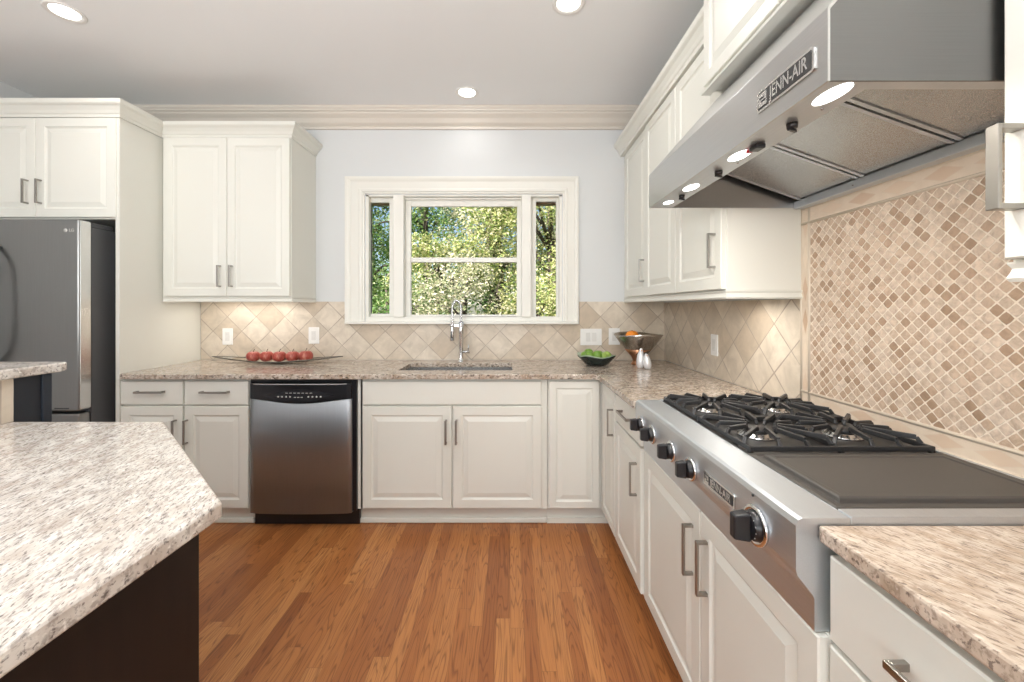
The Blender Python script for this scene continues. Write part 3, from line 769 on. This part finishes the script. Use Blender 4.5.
# ================================================================== RANGE HOOD
HX, HY0, HY1, HZ = .549, .700, 1.602, 1.708
hd = thing('range_hood', 'large stainless canopy hood hanging over the cooktop', 'range hood', (.86, 1.15, HZ))
HT = 1.838; SZ = 2.151; SX = .828; XH = XW-.001
m = MB()   # canopy shell as bent sheet: front, slope, two cheeks
q_ = [(HX,HZ),(HX,HT-.004),(HX+.002,HT),(SX,SZ),(SX,SZ-.006),(HX+.0045,HT-.006),(HX+.0045,HZ)]
vs = [(x,y,z) for y in (HY0,HY1) for x,z in q_]; n = len(q_)
m.add(vs, [tuple(range(n)), tuple(range(n,2*n))]+[(i,(i+1)%n,(i+1)%n+n,i+n) for i in range(n)])
obj('canopy_front', m, M_steelh, hd)
for y in (HY0, HY1-.004):
    m = MB(); q_ = [(HX+.004,HZ),(XH,HZ),(XH,SZ-.001),(SX,SZ-.006),(HX+.004,HT-.004)]
    y0_ = y if y == HY0 else y
    vs = [(x,y0_,z) for x,z in q_]+[(x,y0_+.004,z) for x,z in q_]; n = len(q_)
    m.add(vs, [tuple(range(n)), tuple(range(n,2*n))]+[(i,(i+1)%n,(i+1)%n+n,i+n) for i in range(n)])
    obj('canopy_cheek', m, steel('brushed_steel_cheek_shaded', (.20,.20,.20), .32, 0) if y == HY0 else M_steelh, hd, .001)  # near cheek's shade is put into a darker copy of the steel
BX = .640
m = MB(); m.box(HX+.0045, BX, HY0+.0045, HY1-.0045, HZ+.001, HZ+.006); m.box(BX-.003, BX, HY0+.0045, HY1-.0045, HZ+.006, HZ+.032)
m.box(BX, 1.118, HY0+.0045, HY0+.030, HZ+.001, HZ+.006)
strip = obj('control_strip', m, M_steelr, hd)
obj('rear_rail', MB().box(1.118, XH, HY0+.0045, HY1-.0045, HZ-.006, HZ+.022), M_steelr, hd, .002)
zf = lambda x: HZ+.026+(1.118-x)*.355
Lf = (HY1-HY0-.062)/3
for i in range(3):
    y0_ = HY0+.032+i*(Lf+.0)+.004; y1_ = y0_+Lf-.008
    m = MB(); a = [(BX+.001,y0_,zf(BX)),(1.117,y0_,zf(1.117)),(1.117,y1_,zf(1.117)),(BX+.001,y1_,zf(BX))]
    m.hexa([*a, *[(x,y,z+.014) for x,y,z in a]])
    f_ = obj('filter', m, M_baffle, hd, .002)
    for (p, q) in ((y0_,y0_+.012),(y1_-.012,y1_)):
        a = [(BX+.001,p,zf(BX)-.004),(1.117,p,zf(1.117)-.004),(1.117,q,zf(1.117)-.004),(BX+.001,q,zf(BX)-.004)]
        obj('filter_frame', MB().hexa([*a, *[(x,y,z+.0038) for x,y,z in a]]), M_steelr, f_)
m = MB()
a = [(BX,HY0+.0045,zf(BX)+.018),(1.118,HY0+.0045,zf(1.118)+.018),(1.118,HY1-.0045,zf(1.118)+.018),(BX,HY1-.0045,zf(BX)+.018)]
m.hexa([*a, *[(x,y,z+.004) for x,y,z in a]]); obj('plenum', m, M_black, hd)
xs_ = (HX+BX)/2
def hlamp_glint(y, L=.074, W=.037):
    o = obj('lamp_lens_glint', MB().lathe((xs_,y,HZ+.0008), [(.5*1.12,0),(.5,-.0008),(.0001,-.001)], 32, None, W, L), M_lampw, hd)
for y in (.748, 1.05, 1.33): hlamp_glint(y)
hlamp_glint(1.52, .05, .03)  # reflection at the far tip, painted as a small glowing lens
def dial(y, s=1.0):
    d = obj('dial', MB().lathe((xs_+.008,y,HZ+.0005), [(.011*s,0),(.010*s,-.010),(.0001,-.0105)], 16), M_black, hd)
    obj('pointer', MB().bar((xs_+.008-.012*s,y-.006*s,HZ-.013),(xs_+.008+.012*s,y+.006*s,HZ-.013),.005*s,.006), M_black, d)
dial(.865); dial(1.16+.01); dial(1.42, .9)
obj('rocker_switch', MB().box(xs_-.008,xs_+.016,.965,.995,HZ-.011,HZ+.0005), M_black, hd, .003)
obj('indicator_light', MB().lathe((xs_+.004,1.012,HZ+.0005), [(.008,0),(.008,-.005),(.0001,-.007)], 14), M_red, hd)
for y, x in ((.80, xs_+.022), (1.10, xs_+.024), (.73, 1.08), (1.3, 1.10)):
    obj('rivet', MB().lathe((x,y,HZ+.0005 if x < 1 else HZ+.0005),[(.003,0),(.002,-.002),(.0001,-.0022)],8), M_lsteel, hd)
maker_plate(FR(HX), -.812, 1.7655, 0, .168, .046, hd)

# ================================================================== WALL CABINETS
UB, UT = 1.384, 2.446
def light_rail(path, root, z1=UB, side=1):
    pr = [(-.018,z1-.034),(.004,z1-.034),(.007,z1-.028),(.004,z1-.020),(.002,z1-.012),(.006,z1-.004),(.006,z1-.0005),(-.018,z1-.0005)]
    return obj('light_rail', MB().sweep(path, pr, side), M_cab, root)
# left of the window
UY = 2.71; fu = FB(UY); U0, U1 = X(163.2,2.69), X(290,2.69)
u1 = thing('wall_cabinet', 'cream two-door wall cabinet between refrigerator panel and window', 'cabinet', ((U0+U1)/2, UY, UB))
m = carcass(fu, -2.322, U1, UB, UT, YW-UY-.002, False, rw=.05); m.fbox(fu, -2.322+.018, U0+.002, UB, UT, -.018, 0)
obj('carcass', m, M_cab, u1, .001)
mid = (U0+U1)/2
door(u1, fu, U0+.003, mid-.0015, UB+.004, UT-.005, mid-.042, 1.522, .143)
door(u1, fu, mid+.0015, U1-.004, UB+.004, UT-.005, mid+.036, 1.522, .143)
crown([(-2.320,UY-.004),(U1+.001,UY-.004),(U1+.001,YW-.003)], u1)
light_rail([(-2.318,UY),(U1,UY),(U1,YW-.0095)], u1)
# over the refrigerator
GYf = 2.425; fg = FB(GYf)
u2 = thing('wall_cabinet', 'cream two-door cabinet above the refrigerator', 'cabinet', (-2.83, GYf, 1.85))
obj('carcass', carcass(fg, XL+.002, -2.352, 1.842, UT, YW-GYf-.002, False), M_cab, u2, .001)
sp_ = X(35.3, 2.405)
door(u2, fg, XL+.012, sp_-.0015, 1.850, UT-.004, sp_-.045, 2.0, .143)
door(u2, fg, sp_+.0015, X(115.6,2.405), 1.850, UT-.004, sp_+.035, 2.0, .143)
crown([(XL+.003,GYf-.012),(-2.325,GYf-.012),(-2.325,UY-.006)], u2)
tag(obj('refrigerator_surround', MB().box(-2.350,-2.326,2.412,YW-.002,.001,UT-.001), M_cab, None, .002), 'tall cream side board standing between refrigerator and left base cabinet', 'refrigerator surround')
# right of the window
RXc = .860; fu2 = FR(RXc)
u3 = thing('wall_cabinet', 'cream three-door wall cabinet in the corner left of the hood', 'cabinet', (RXc, 2.3, UB))
obj('carcass', carcass(fu2, -(YW-.002), -1.606, UB, UT, XW-RXc-.002, False, rw=.05), M_cab, u3, .001)
door(u3, fu2, -2.985, -2.525, UB+.004, UT-.005, -2.565, 1.548, .143, c=.012)
door(u3, fu2, -2.520, -2.062, UB+.004, UT-.005)
door(u3, fu2, -2.057, -1.612, UB+.004, UT-.005, -1.66, 1.548, .143)
obj('fascia', MB().box(RXc-.026, RXc-.0005, 1.608, YW-.002, UT+.0005, 2.535), M_cab, u3)
crown([(RXc-.027,YW-.002),(RXc-.027,1.608)], u3, 1)
light_rail([(RXc,YW-.010),(RXc,1.607),(XW-.0095,1.607)], u3)
# above the hood
HC = .780; fh = FR(HC)
u4 = thing('wall_cabinet', 'cream cabinet projecting over the top of the range hood', 'cabinet', (HC, 1.15, 2.16))
obj('carcass', carcass(fh, -1.602, -.698, 2.165, 2.62, XW-HC-.002, False), M_cab, u4, .001)
door(u4, fh, -1.592, -1.153, 2.180, 2.612, fw=.045)
door(u4, fh, -1.149, -.708, 2.180, 2.612, fw=.045)
obj('crown_molding', MB().sweep([(HC-.004,1.602),(HC-.004,.698)], [(o_,z+.174) for o_,z in CP], 1), M_cab, u4)
pr = [(-.018,2.150),(.022,2.150),(.026,2.158),(.018,2.164),(.018,2.174),(-.018,2.1645)]
obj('bottom_molding', MB().sweep([(HC,1.602),(HC,.698)], [(-.012,2.1525),(.024,2.1525),(.027,2.158),(.022,2.163),(.022,2.1645),(-.012,2.1645)], 1), M_cab, u4)
# near right
u5 = thing('wall_cabinet', 'cream wall cabinet cropped at the right edge, its large square handle showing', 'cabinet', (RXc, .3, UB))
fu5 = FR(.862)
obj('carcass', carcass(fu5, -.694, .20, UB+.010, UT, XW-.864, False), M_cab, u5, .001)
dd = door(u5, fu5, -.692, -.250, UB+.014, UT-.005)
pull(fu5, -.671, 1.548, .02, .140, dd, True, .019, .044)
door(u5, fu5, -.245, .198, UB+.014, UT-.005)
crown([(.856,.694),(.856,-.20)], u5, 1)
light_rail([(XW-.010,.690),(.860,.690),(.860,-.2)], u5, UB+.010, 1)

# ================================================================== REFRIGERATOR
rf = thing('refrigerator', 'grey stainless french-door refrigerator with bowed handle at left edge', 'refrigerator', (-2.855, 2.6, 0))
obj('cabinet_body', MB().box(-3.305,-2.402,2.325,3.0,.03,1.772), M_dgrey, rf, .004)
for i, (a, b) in enumerate(((-3.305,-2.859),(-2.853,-2.402))):
    d = obj('door', MB().box(a, b, 2.255, 2.320, .735, 1.806), M_steelf, rf, .010, 4)
    hxx = b-.045 if i == 0 else a+.012; sg = -1 if i == 0 else 1
    pts = []
    for k in range(25):
        t = k/24; s_ = math.sin(PI*t)
        pts.append((hxx+sg*(.022*s_), 2.250-.055*min(1,s_*2.2), 1.655-.66*t))
    obj('handle', MB().tube(pts, .012, 10), M_steelf, d)
    if i == 1:
        obj('edge_highlight', MB().box(b-.0005, b+.0035, 2.262, 2.318, .745, 1.800), M_lsteel, d, .001)  # sidelight on the door edge, drawn as a bright steel strip
        fz = FB(2.2552)
        obj('logo_badge', MB().lathe(fz(-2.475,1.744,0), [(.0105,-.0005),(.0105,.001),(.0001,.0012)], 20, (0,-1,0)), M_sgrey, d)
        text('logo_letters', 'LG', .024, frame_matrix(fz, -2.441, 1.744, .001), M_sgrey, d, .0004)
        obj('name_strip', MB().box(-2.535,-2.455,2.2535,2.2549,.748,.756), plain('dark_strip',(.05,.05,.05),.4), d)
obj('hinge_cover', MB().box(-2.50,-2.408,2.30,2.46,1.7725,1.803), M_dgrey, rf, .006)
dr = obj('freezer_drawer', MB().box(-3.305,-2.402,2.255,2.320,.06,.722), M_steelf, rf, .010, 4)
obj('handle', MB().tube([(-3.2+.693*k/16, 2.250-.05*min(1,2.2*math.sin(PI*k/16)), .655) for k in range(17)], .012, 10), M_steelf, dr)
obj('foot_grille', MB().box(-3.29,-2.42,2.33,2.36,.002,.03), M_black, rf)

# ================================================================== WALL PLATES
def outlet(fr, a, b, w_, h_, label, kind='outlet'):
    p = fr(a, b, 0)
    t = thing('wall_outlet' if kind == 'outlet' else 'light_switch', label, kind, p)
    obj('cover_plate', MB().fbox(fr, a-w_/2, a+w_/2, b-h_/2, b+h_/2, .0003, .006), M_white, t, .0025)
    if kind == 'outlet':
        r_ = obj('receptacle', MB().fbox(fr, a-.017, a+.017, b-.034, b+.034, .006, .0085), M_rock, t, .002)
        m = MB()
        for s_ in (-1, 1):
            for q_ in (-.006, .006): m.fbox(fr, a+q_-.0012, a+q_+.0012, b+s_*.018-.004, b+s_*.018+.004, .0085, .0088)
        obj('slots', m, M_sgrey, r_)
    else:
        n = max(1, round(w_/.08)) if w_ > .09 else 1
        for k in range(n):
            c_ = a+(k-(n-1)/2)*.046
            obj('rocker', MB().fbox(fr, c_-.016, c_+.016, b-.033, b+.033, .006, .0095), M_rock, t, .002)
fw_ = FB(YW-T)
outlet(fw_, X(227.8,3.04), Z(336.5,3.04), .078, .124, 'white outlet on the tiles nearest the refrigerator panel')
outlet(fw_, X(314,3.04), Z(335.5,3.04), .080, .124, 'white outlet just left of the window, above the red apples')
outlet(fw_, X(591,3.04), Z(337,3.04), .160, .124, 'wide white double switch plate right of the window', 'light switch')
outlet(fw_, X(614.2,3.04), Z(336.5,3.04), .084, .124, 'white single switch plate behind the metal bowl', 'light switch')
Dd = (XW-T)*FPX/(715-VX)
outlet(FR(XW-T), -Dd, Z(345,Dd), .076, .120, 'white outlet on the right wall under the corner cabinet')

# ================================================================== THINGS ON THE COUNTER
random.seed(4)
# tray
tx, ty = X(277.4,2.87), 2.87
def tray():
    m = MB(); nu, nv = 48, 12; vs = []
    hl, hw = .462, .085
    def pt(u, v, off):
        wdt = hw*(1-abs(u)**2.0)**.8 if abs(u) < 1 else 0
        z = ZG+.0015+.044*abs(u)**1.7+.013*(v*v)*(1-abs(u)**3)
        return Vector((tx+hl*u, ty+wdt*v, z+off))
    for off in (0, .0028):
        for i in range(nu+1):
            for j in range(nv+1): vs.append(pt(-1+2*i/nu, -1+2*j/nv, off))
    A = (nu+1)*(nv+1); g = lambda i,j,k: k*A+i*(nv+1)+j; fs = []
    for k in (0,1):
        for i in range(nu):
            for j in range(nv): fs.append((g(i,j,k),g(i+1,j,k),g(i+1,j+1,k),g(i,j+1,k)))
    for i in range(nu):
        for j in (0,nv): fs.append((g(i,j,0),g(i+1,j,0),g(i+1,j,1),g(i,j,1)))
    m.add(vs, fs, True)
    rim = MB()
    for s_ in (-1,1): rim.tube([pt(-1+2*i/nu, s_, .0015) for i in range(nu+1)], .0042, 6)
    return m, rim
tm, trim_ = tray()
tr = thing('fruit_tray', 'long pointed boat-shaped metal tray holding the red apples', 'tray', (tx,ty,ZG))
obj('dish', tm, plain('pewter', (.62,.58,.52), .22, 1.0), tr); obj('rim', trim_, plain('rim_dark', (.13,.12,.10), .35, .8), tr)
# apples
M_apple = N('red_apple'); _p = M_apple.objc(); _n = M_apple.noise(M_apple.mapping(_p, sc=(60,60,12)), 1, 4, .6)
M_apple.set(color=M_apple.ramp(_n, [(.35,(.26,.035,.028)),(.55,(.36,.07,.05)),(.75,(.58,.27,.18))]), rough=.3); M_apple = M_apple.m
M_stem = plain('stem', (.06,.035,.02), .6)
def fruit(name, label, cat, p, r, mat, group, stem=True, sz=.92, dent=.25):
    t = thing(name, label, cat, p, group)
    b = obj('flesh', MB().sphere((p[0],p[1],p[2]+r*sz*.97), r, 20, 14, sz, dent), mat, t)
    if stem: obj('stem', MB().tube([(p[0],p[1],p[2]+r*sz*1.72),(p[0]+.003,p[1],p[2]+r*sz*1.95),(p[0]+.008,p[1]+.002,p[2]+r*sz*2.2)], [.0025,.002,.003], 6), M_stem, t)
    return t
al = ['leftmost red apple on the long metal tray', 'second red apple from the left on the tray', 'middle one of five red apples on the tray',
      'second red apple from the right on the tray', 'rightmost red apple on the tray, slightly taller than the rest']
for i, px in enumerate((253.2,266.2,279.2,292.2,305.6)):
    fruit('red_apple', al[i], 'apple', (X(px,2.86), 2.862+.004*(i%2), ZG+.0085), .0455 if i < 4 else .0485, M_apple, 'red apples on the tray')
# dark wavy bowl with limes
bxl, byl = X(596.3,2.77), 2.77
def wavy_bowl(cx, cy, z0, rb, rt, h, n=48, wav=.010, lobes=4, th=.004, ph=0, m_=10, pw=1.0, sq=0):
    m = MB(); vs = []; A = (m_+1)*n
    for k in (0, 1):
        for i in range(m_+1):
            t = i/m_; r = rb+(rt-rb)*t**pw
            for j in range(n):
                a = 2*PI*j/n; wv = math.cos(lobes*a+ph)
                rr = (r-(th if k else 0))*(1+sq*wv*t); z = z0+(th if k else 0)*(1 if i == 0 else .3)+h*t+wav*wv*t*t
                vs.append((cx+rr*math.cos(a), cy+rr*math.sin(a), z))
    fs = []
    for k in (0,1):
        for i in range(m_):
            for j in range(n): fs.append((k*A+i*n+j, k*A+i*n+(j+1)%n, k*A+(i+1)*n+(j+1)%n, k*A+(i+1)*n+j))
    for j in range(n): fs.append((m_*n+j, m_*n+(j+1)%n, A+m_*n+(j+1)%n, A+m_*n+j))
    m.add(vs, fs, True); m.add(vs[:n], [tuple(range(n))]); m.add(vs[A:A+n], [tuple(range(n))])
    return m
gb = thing('fruit_bowl', 'low dark bowl with wavy pale-green rim, full of limes', 'bowl', (bxl,byl,ZG))
obj('bowl_shell', wavy_bowl(bxl,byl,ZG+.001,.062,.128,.062, wav=.007, ph=2.6, th=.006, pw=.8, sq=.05), plain('dark_glaze', (.02,.03,.028), .15), gb)
obj('bowl_lining', wavy_bowl(bxl,byl,ZG+.009,.056,.130,.0625, wav=.007, ph=2.6, th=.003, pw=.8, sq=.05), plain('pale_green_glaze', (.42,.52,.38), .2), gb)
M_lime = N('lime_skin'); _n = M_lime.noise(M_lime.objc(), 30, 3); M_lime.set(color=M_lime.mix(_n, (.10,.24,.025), (.22,.36,.05)), rough=.35); M_lime.bump(M_lime.noise(M_lime.objc(), 500, 2), .1, .001); M_lime = M_lime.m
M_lime2 = N('pale_lime_skin'); _n = M_lime2.noise(M_lime2.objc(), 30, 3); M_lime2.set(color=M_lime2.mix(_n, (.33,.46,.10), (.24,.38,.06)), rough=.35); M_lime2 = M_lime2.m
lm = [(585.2,2.772,.050,.030,'lime at the left end of the green-rimmed bowl',0),(588.6,2.80,.058,.034,'lime at the back left, highest in its bowl',0),(589.6,2.728,.054,.031,'front lime left of centre in the green-rimmed bowl',0),
      (597.3,2.725,.050,.035,'large dark green lime in the middle of the bowl',0),(606.8,2.775,.046,.032,'lime at the right end of the green-rimmed bowl',1),(603.4,2.732,.052,.027,'small pale yellow-green lime at the front right of the bowl',1),
      (599,2.82,.046,.032,'lime at the back, behind the middle one in the bowl',0)]
for px, dy, dz, r, lab, mt in lm:
    p = (X(px,dy)*1.0, dy, ZG+dz-.010)
    fruit('lime', lab, 'lime', p, r, (M_lime,M_lime2)[mt], 'limes in the green-rimmed bowl', False, .92, 0)
# metal cone bowl with orange
mbx, mby = X(638.2,2.80), 2.80
mb_ = thing('metal_bowl', 'large flared hammered metal bowl on narrow foot holding an orange', 'bowl', (mbx,mby,ZG))
mm = N('hammered_pewter'); vr = mm.n('ShaderNodeTexVoronoi'); mm.L(mm.pos(), vr.inputs['Vector']); vr.inputs['Scale'].default_value = 90
mm.set(color=(.50,.47,.43), metal=1.0, rough=.20); mm.bump(vr.outputs[0], .25, .002)
obj('bowl_shell', wavy_bowl(mbx,mby,ZG+.055,.042,.165,.155, wav=.007, lobes=2, ph=2.6, th=.003, pw=.85), mm.m, mb_)
obj('foot', MB().lathe((mbx-.002,mby,ZG+.0005), [(.046,0),(.047,.004),(.038,.018),(.036,.034),(.047,.058),(.092,.106),(.090,.107),(.0001,.070)], 32), plain('counter_reflection', (.50,.25,.14), .3, 1.0), mb_)  # counter's reflection painted in as the copper tone of the foot
M_or = N('orange_peel'); M_or.set(color=(.80,.25,.015), rough=.4); M_or.bump(M_or.noise(M_or.objc(), 350, 2), .25, .002); M_or = M_or.m
ox = X(631.8,2.76)
orr = thing('orange', 'bright orange fruit resting in the flared metal bowl', 'orange', (ox,2.755,ZG+.155))
obj('flesh', MB().sphere((ox,2.755,ZG+.197), .044, 24, 16, .95, .06), M_or, orr)
obj('stem_button', MB().lathe((ox,2.755,ZG+.2355), [(.004,0),(.003,.003),(.0001,.0035)], 8), M_stem, orr)
# white shakers
M_por = N('silvery_glaze'); _v = M_por.n('ShaderNodeTexVoronoi'); M_por.L(M_por.objc(), _v.inputs['Vector']); _v.inputs['Scale'].default_value = 110
M_por.set(color=(.80,.80,.81), rough=.18, metal=.35, coat=.6); M_por.bump(_v.outputs[0], .35, .002); M_por = M_por.m
def shaker(px, D, h, label, lean):
    x = X(px, D); t = thing('shaker', label, 'shaker', (x,D,ZG), 'white shakers by the metal bowl')
    prof = [(.0001,.001),(.016,.0012),(.021,.005),(.0255,.022),(.0255,.042),(.0225,.062),(.0165,.078),(.0125,.088),(.0115,.094),(.008,.101),(.0001,.104)]
    m = MB().lathe((x,D,ZG), [(r*1.0,z*h/.104) for r,z in prof], 24)
    for v in m.v: v.x += lean*max(0,(v.z-ZG))**2*3
    obj('body', m, M_por, t)
    dx = lean*(h*.88)**2*3
    obj('beak', MB().lathe((x+dx,D-.010,ZG+h*.865), [(.0045,0),(.003,.005),(.0001,.010)], 8, (-.3,-1,-.2)), plain('beak_orange', (.6,.22,.05), .4), t)
shaker(640.2, 2.635, .132, 'taller white glazed shaker, left one of the pair by the metal bowl', .15)
shaker(647.6, 2.600, .100, 'shorter white glazed shaker, right one of the pair by the metal bowl', -.3)

# ================================================================== CEILING AND CABINET LAMPS
def can(x, y, label, power=11, vis=True):
    t = thing('ceiling_light', label, 'ceiling light', (x,y,ZC), 'added unseen ceiling lights' if not vis else None)
    obj('trim_ring', MB().lathe((x,y,ZC-.0003), [(.058,0),(.078,0),(.080,-.003),(.076,-.006),(.060,-.004),(.056,0)], 36), M_white, t)
    obj('lamp', MB().lathe((x,y,ZC-.0004), [(.057,0),(.055,-.0025),(.03,-.0045),(.0001,-.005)], 28), M_lamp, t)
    a = area('can_light', (x,y,ZC-.012), (x,y,0), .11, .11, power, (1,.97,.94), math.radians(150), 'DISK')
    return t
can(X(467,2.78), 2.78, 'recessed ceiling light nearest the window', .7)
can(X(568,1.98), 1.96, 'recessed ceiling light at the top centre of the ceiling', 3.5)
can(-2.22, 2.02, 'recessed ceiling light at the upper left above the refrigerator', 2.6)
for x, y in ((-.95,.9),(.284,.2),(-2.2,0.0),(-.95,-1.6)): can(x, y, 'added recessed ceiling light out of view, for extra light', 6.5, False)  # unseen cans added to light the room
def puck(x, y, z, label, power, name='cabinet_light'):
    t = thing(name, label, 'cabinet light', (x,y,z))
    obj('housing', MB().lathe((x,y,z-.0005), [(.036,0),(.036,-.010),(.030,-.013),(.028,-.010)], 28), M_white, t)
    obj('lens', MB().lathe((x,y,z-.0098), [(.0279,0),(.0001,-.001)], 24), M_lamp, t)
    area('puck_light', (x,y,z-.016), (x,y,0), .05, .05, power, (1,.93,.84), math.radians(160), 'DISK')
t = thing('under_cabinet_light', 'slim light bar under the left wall cabinet washing the tiles', 'cabinet light', (-1.88,2.90,UB))
obj('housing', MB().box(-2.20,-1.56,2.88,2.925,UB-.016,UB-.0005), M_white, t, .002)
obj('diffuser', MB().box(-2.19,-1.57,2.886,2.919,UB-.018,UB-.0162), M_lamp, t)
area('bar_light', (-1.88,2.90,UB-.022), (-1.88,2.93,0), .60, .03, 1.4, (1,.95,.87))
puck(.98, 1.80, UB, 'small light under the corner wall cabinet beside the hood', 1.5)
for y, pw in ((.748, 1.2), (1.05, 2.4), (1.33, 2.4)): area('hood_light', (xs_,y,HZ-.006), (xs_+.45,y+.15,0), .04, .07, pw, (1,.94,.86), math.radians(165))

# ================================================================== OUTSIDE
M_gnd = paint('grass_ground', (.10,.14,.04), .9, .3)
o = MB().box(-14, 14, YW+.3, 24, -.35, -.30); st('ground', o, M_gnd, 'lawn outside the window')
def leafmat(name, cols):
    m = N(name); oi = m.n('ShaderNodeNewGeometry')
    r = m.n('ShaderNodeTexWhiteNoise', noise_dimensions='3D')
    sn = m.n('ShaderNodeVectorMath', operation='SNAP'); m.L(m.pos(), sn.inputs[0]); sn.inputs[1].default_value = (.08,.08,.08); m.L(sn.outputs[0], r.inputs[0])
    rnd = oi.outputs['Random Per Island']
    c = m.ramp(rnd, cols)
    m.set(color=c, rough=.45)
    tr = m.n('ShaderNodeBsdfTranslucent'); m.L(c, tr.inputs[0]); ms = m.n('ShaderNodeMixShader'); ms.inputs[0].default_value = .35
    out = m.t.nodes['Material Output']; m.L(m.b.outputs[0], ms.inputs[1]); m.L(tr.outputs[0], ms.inputs[2]); m.L(ms.outputs[0], out.inputs[0])
    return m.m
L_green = leafmat('leaf_green', [(0,(.07,.17,.035)),(.5,(.17,.31,.08)),(.85,(.38,.47,.18)),(1,(.6,.62,.35))])
L_yel = leafmat('leaf_yellow', [(0,(.14,.25,.05)),(.35,(.36,.44,.13)),(.7,(.66,.64,.30)),(1,(.85,.78,.52))])
L_pale = leafmat('leaf_pale', [(0,(.14,.20,.09)),(.4,(.42,.44,.24)),(.7,(.78,.72,.52)),(1,(.9,.82,.68))])
M_bark = paint('bark', (.13,.10,.085), .9, .4, .3)
def tree(x, y, z0, z1, r, n, mat, label, sz=.055, trunk=True, name='tree', seed=0, clus=26):
    rg = random.Random(seed); t = thing(name, label, 'tree' if name == 'tree' else 'shrub', (x,y,-.30), 'trees and shrubs outside')
    m = MB(); m.raw = True; h = (z1-z0)/2; zc = (z0+z1)/2; cl = []
    while len(cl) < clus:
        a = [rg.uniform(-1,1) for _ in range(3)]
        if sum(q*q for q in a) <= 1: cl.append((x+a[0]*r, y+a[1]*r*.8, zc+a[2]*h, rg.uniform(.22,.42)*min(r,h)))
    for i in range(n):
        c = cl[rg.randrange(clus)]; d = Vector((rg.gauss(0,1),rg.gauss(0,1),rg.gauss(0,1))).normalized()
        p = Vector(c[:3])+d*c[3]*rg.uniform(.75,1.1)
        u = Vector((rg.uniform(-1,1),rg.uniform(-1,1),rg.uniform(-.8,.3))).normalized(); v = u.cross(d+Vector((0,.0,.3))).normalized() if abs(u.dot(d)) < .98 else u.orthogonal().normalized()
        s_ = sz*rg.uniform(.45,1.0); k = u.cross(v)*s_*.12
        m.add([p-u*s_*.5, p+v*s_*.28-k, p+u*s_*.55, p-v*s_*.28-k], [(0,1,2),(0,2,3)])
    obj('foliage', m, mat, t)
    tm_ = MB(); tm_.tube([(x,y,-.30),(x+.05,y,zc*.6),(x-.03,y+.04,z1-.3)], [.09*r,.07*r,.02], 8)
    for c in cl[:14]:
        zb_ = max(.1, min(c[2]-.25, z1-.5)); tm_.tube([(x,y,zb_*.8),((x+c[0])/2,(y+c[1])/2,(zb_+c[2])/2),(c[0],c[1],c[2])], [.035,.022,.008], 5)
    obj('trunk', tm_, M_bark, t)
TL = [
 (-2.0,6.6,.1,1.9,.95,5200,L_green,'dark leafy shrub low at the left of the window view',.07,'shrub'),
 (-.7,6.2,-.1,1.95,1.05,7000,L_pale,'pale blossoming shrub low in the middle pane',.065,'shrub'),
 (.45,6.4,-.1,1.9,.95,6000,L_yel,'yellow-green shrub low at the right of the window view',.065,'shrub'),
 (-1.35,7.4,1.3,2.7,1.0,4200,L_yel,'yellowish small tree left of the middle pane centre',.075,'tree'),
 (.75,7.6,1.5,4.2,1.35,8000,L_yel,'sunlit yellow-green tree at the right of the window view',.08,'tree'),
 (-.25,8.3,1.7,4.4,1.15,6500,L_pale,'pale grey-green tree behind the middle of the window',.08,'tree'),
 (-1.9,9.0,2.1,5.0,1.1,3200,L_green,'green tree at the upper left of the window view',.09,'tree'),
 (-3.1,8.2,.6,4.6,1.2,6500,L_green,'green tree seen through the narrow left pane',.09,'tree'),
 (1.9,9.4,.5,4.8,1.4,6000,L_green,'green tree beyond the narrow right pane',.09,'tree'),
 (-.6,11.5,.0,5.6,2.2,7000,L_green,'broad dark green tree farthest behind the others',.12,'tree'),
 (-4.3,12.5,.0,6.0,2.0,5000,L_green,'far green tree at the left behind the others',.12,'tree'),
]
for i, (x,y,z0_,z1_,r,n,mt,lab,sz,nm) in enumerate(TL): tree(x,y,z0_,z1_,r,int(n*1.7),mt,lab,sz,True,nm,i+3)
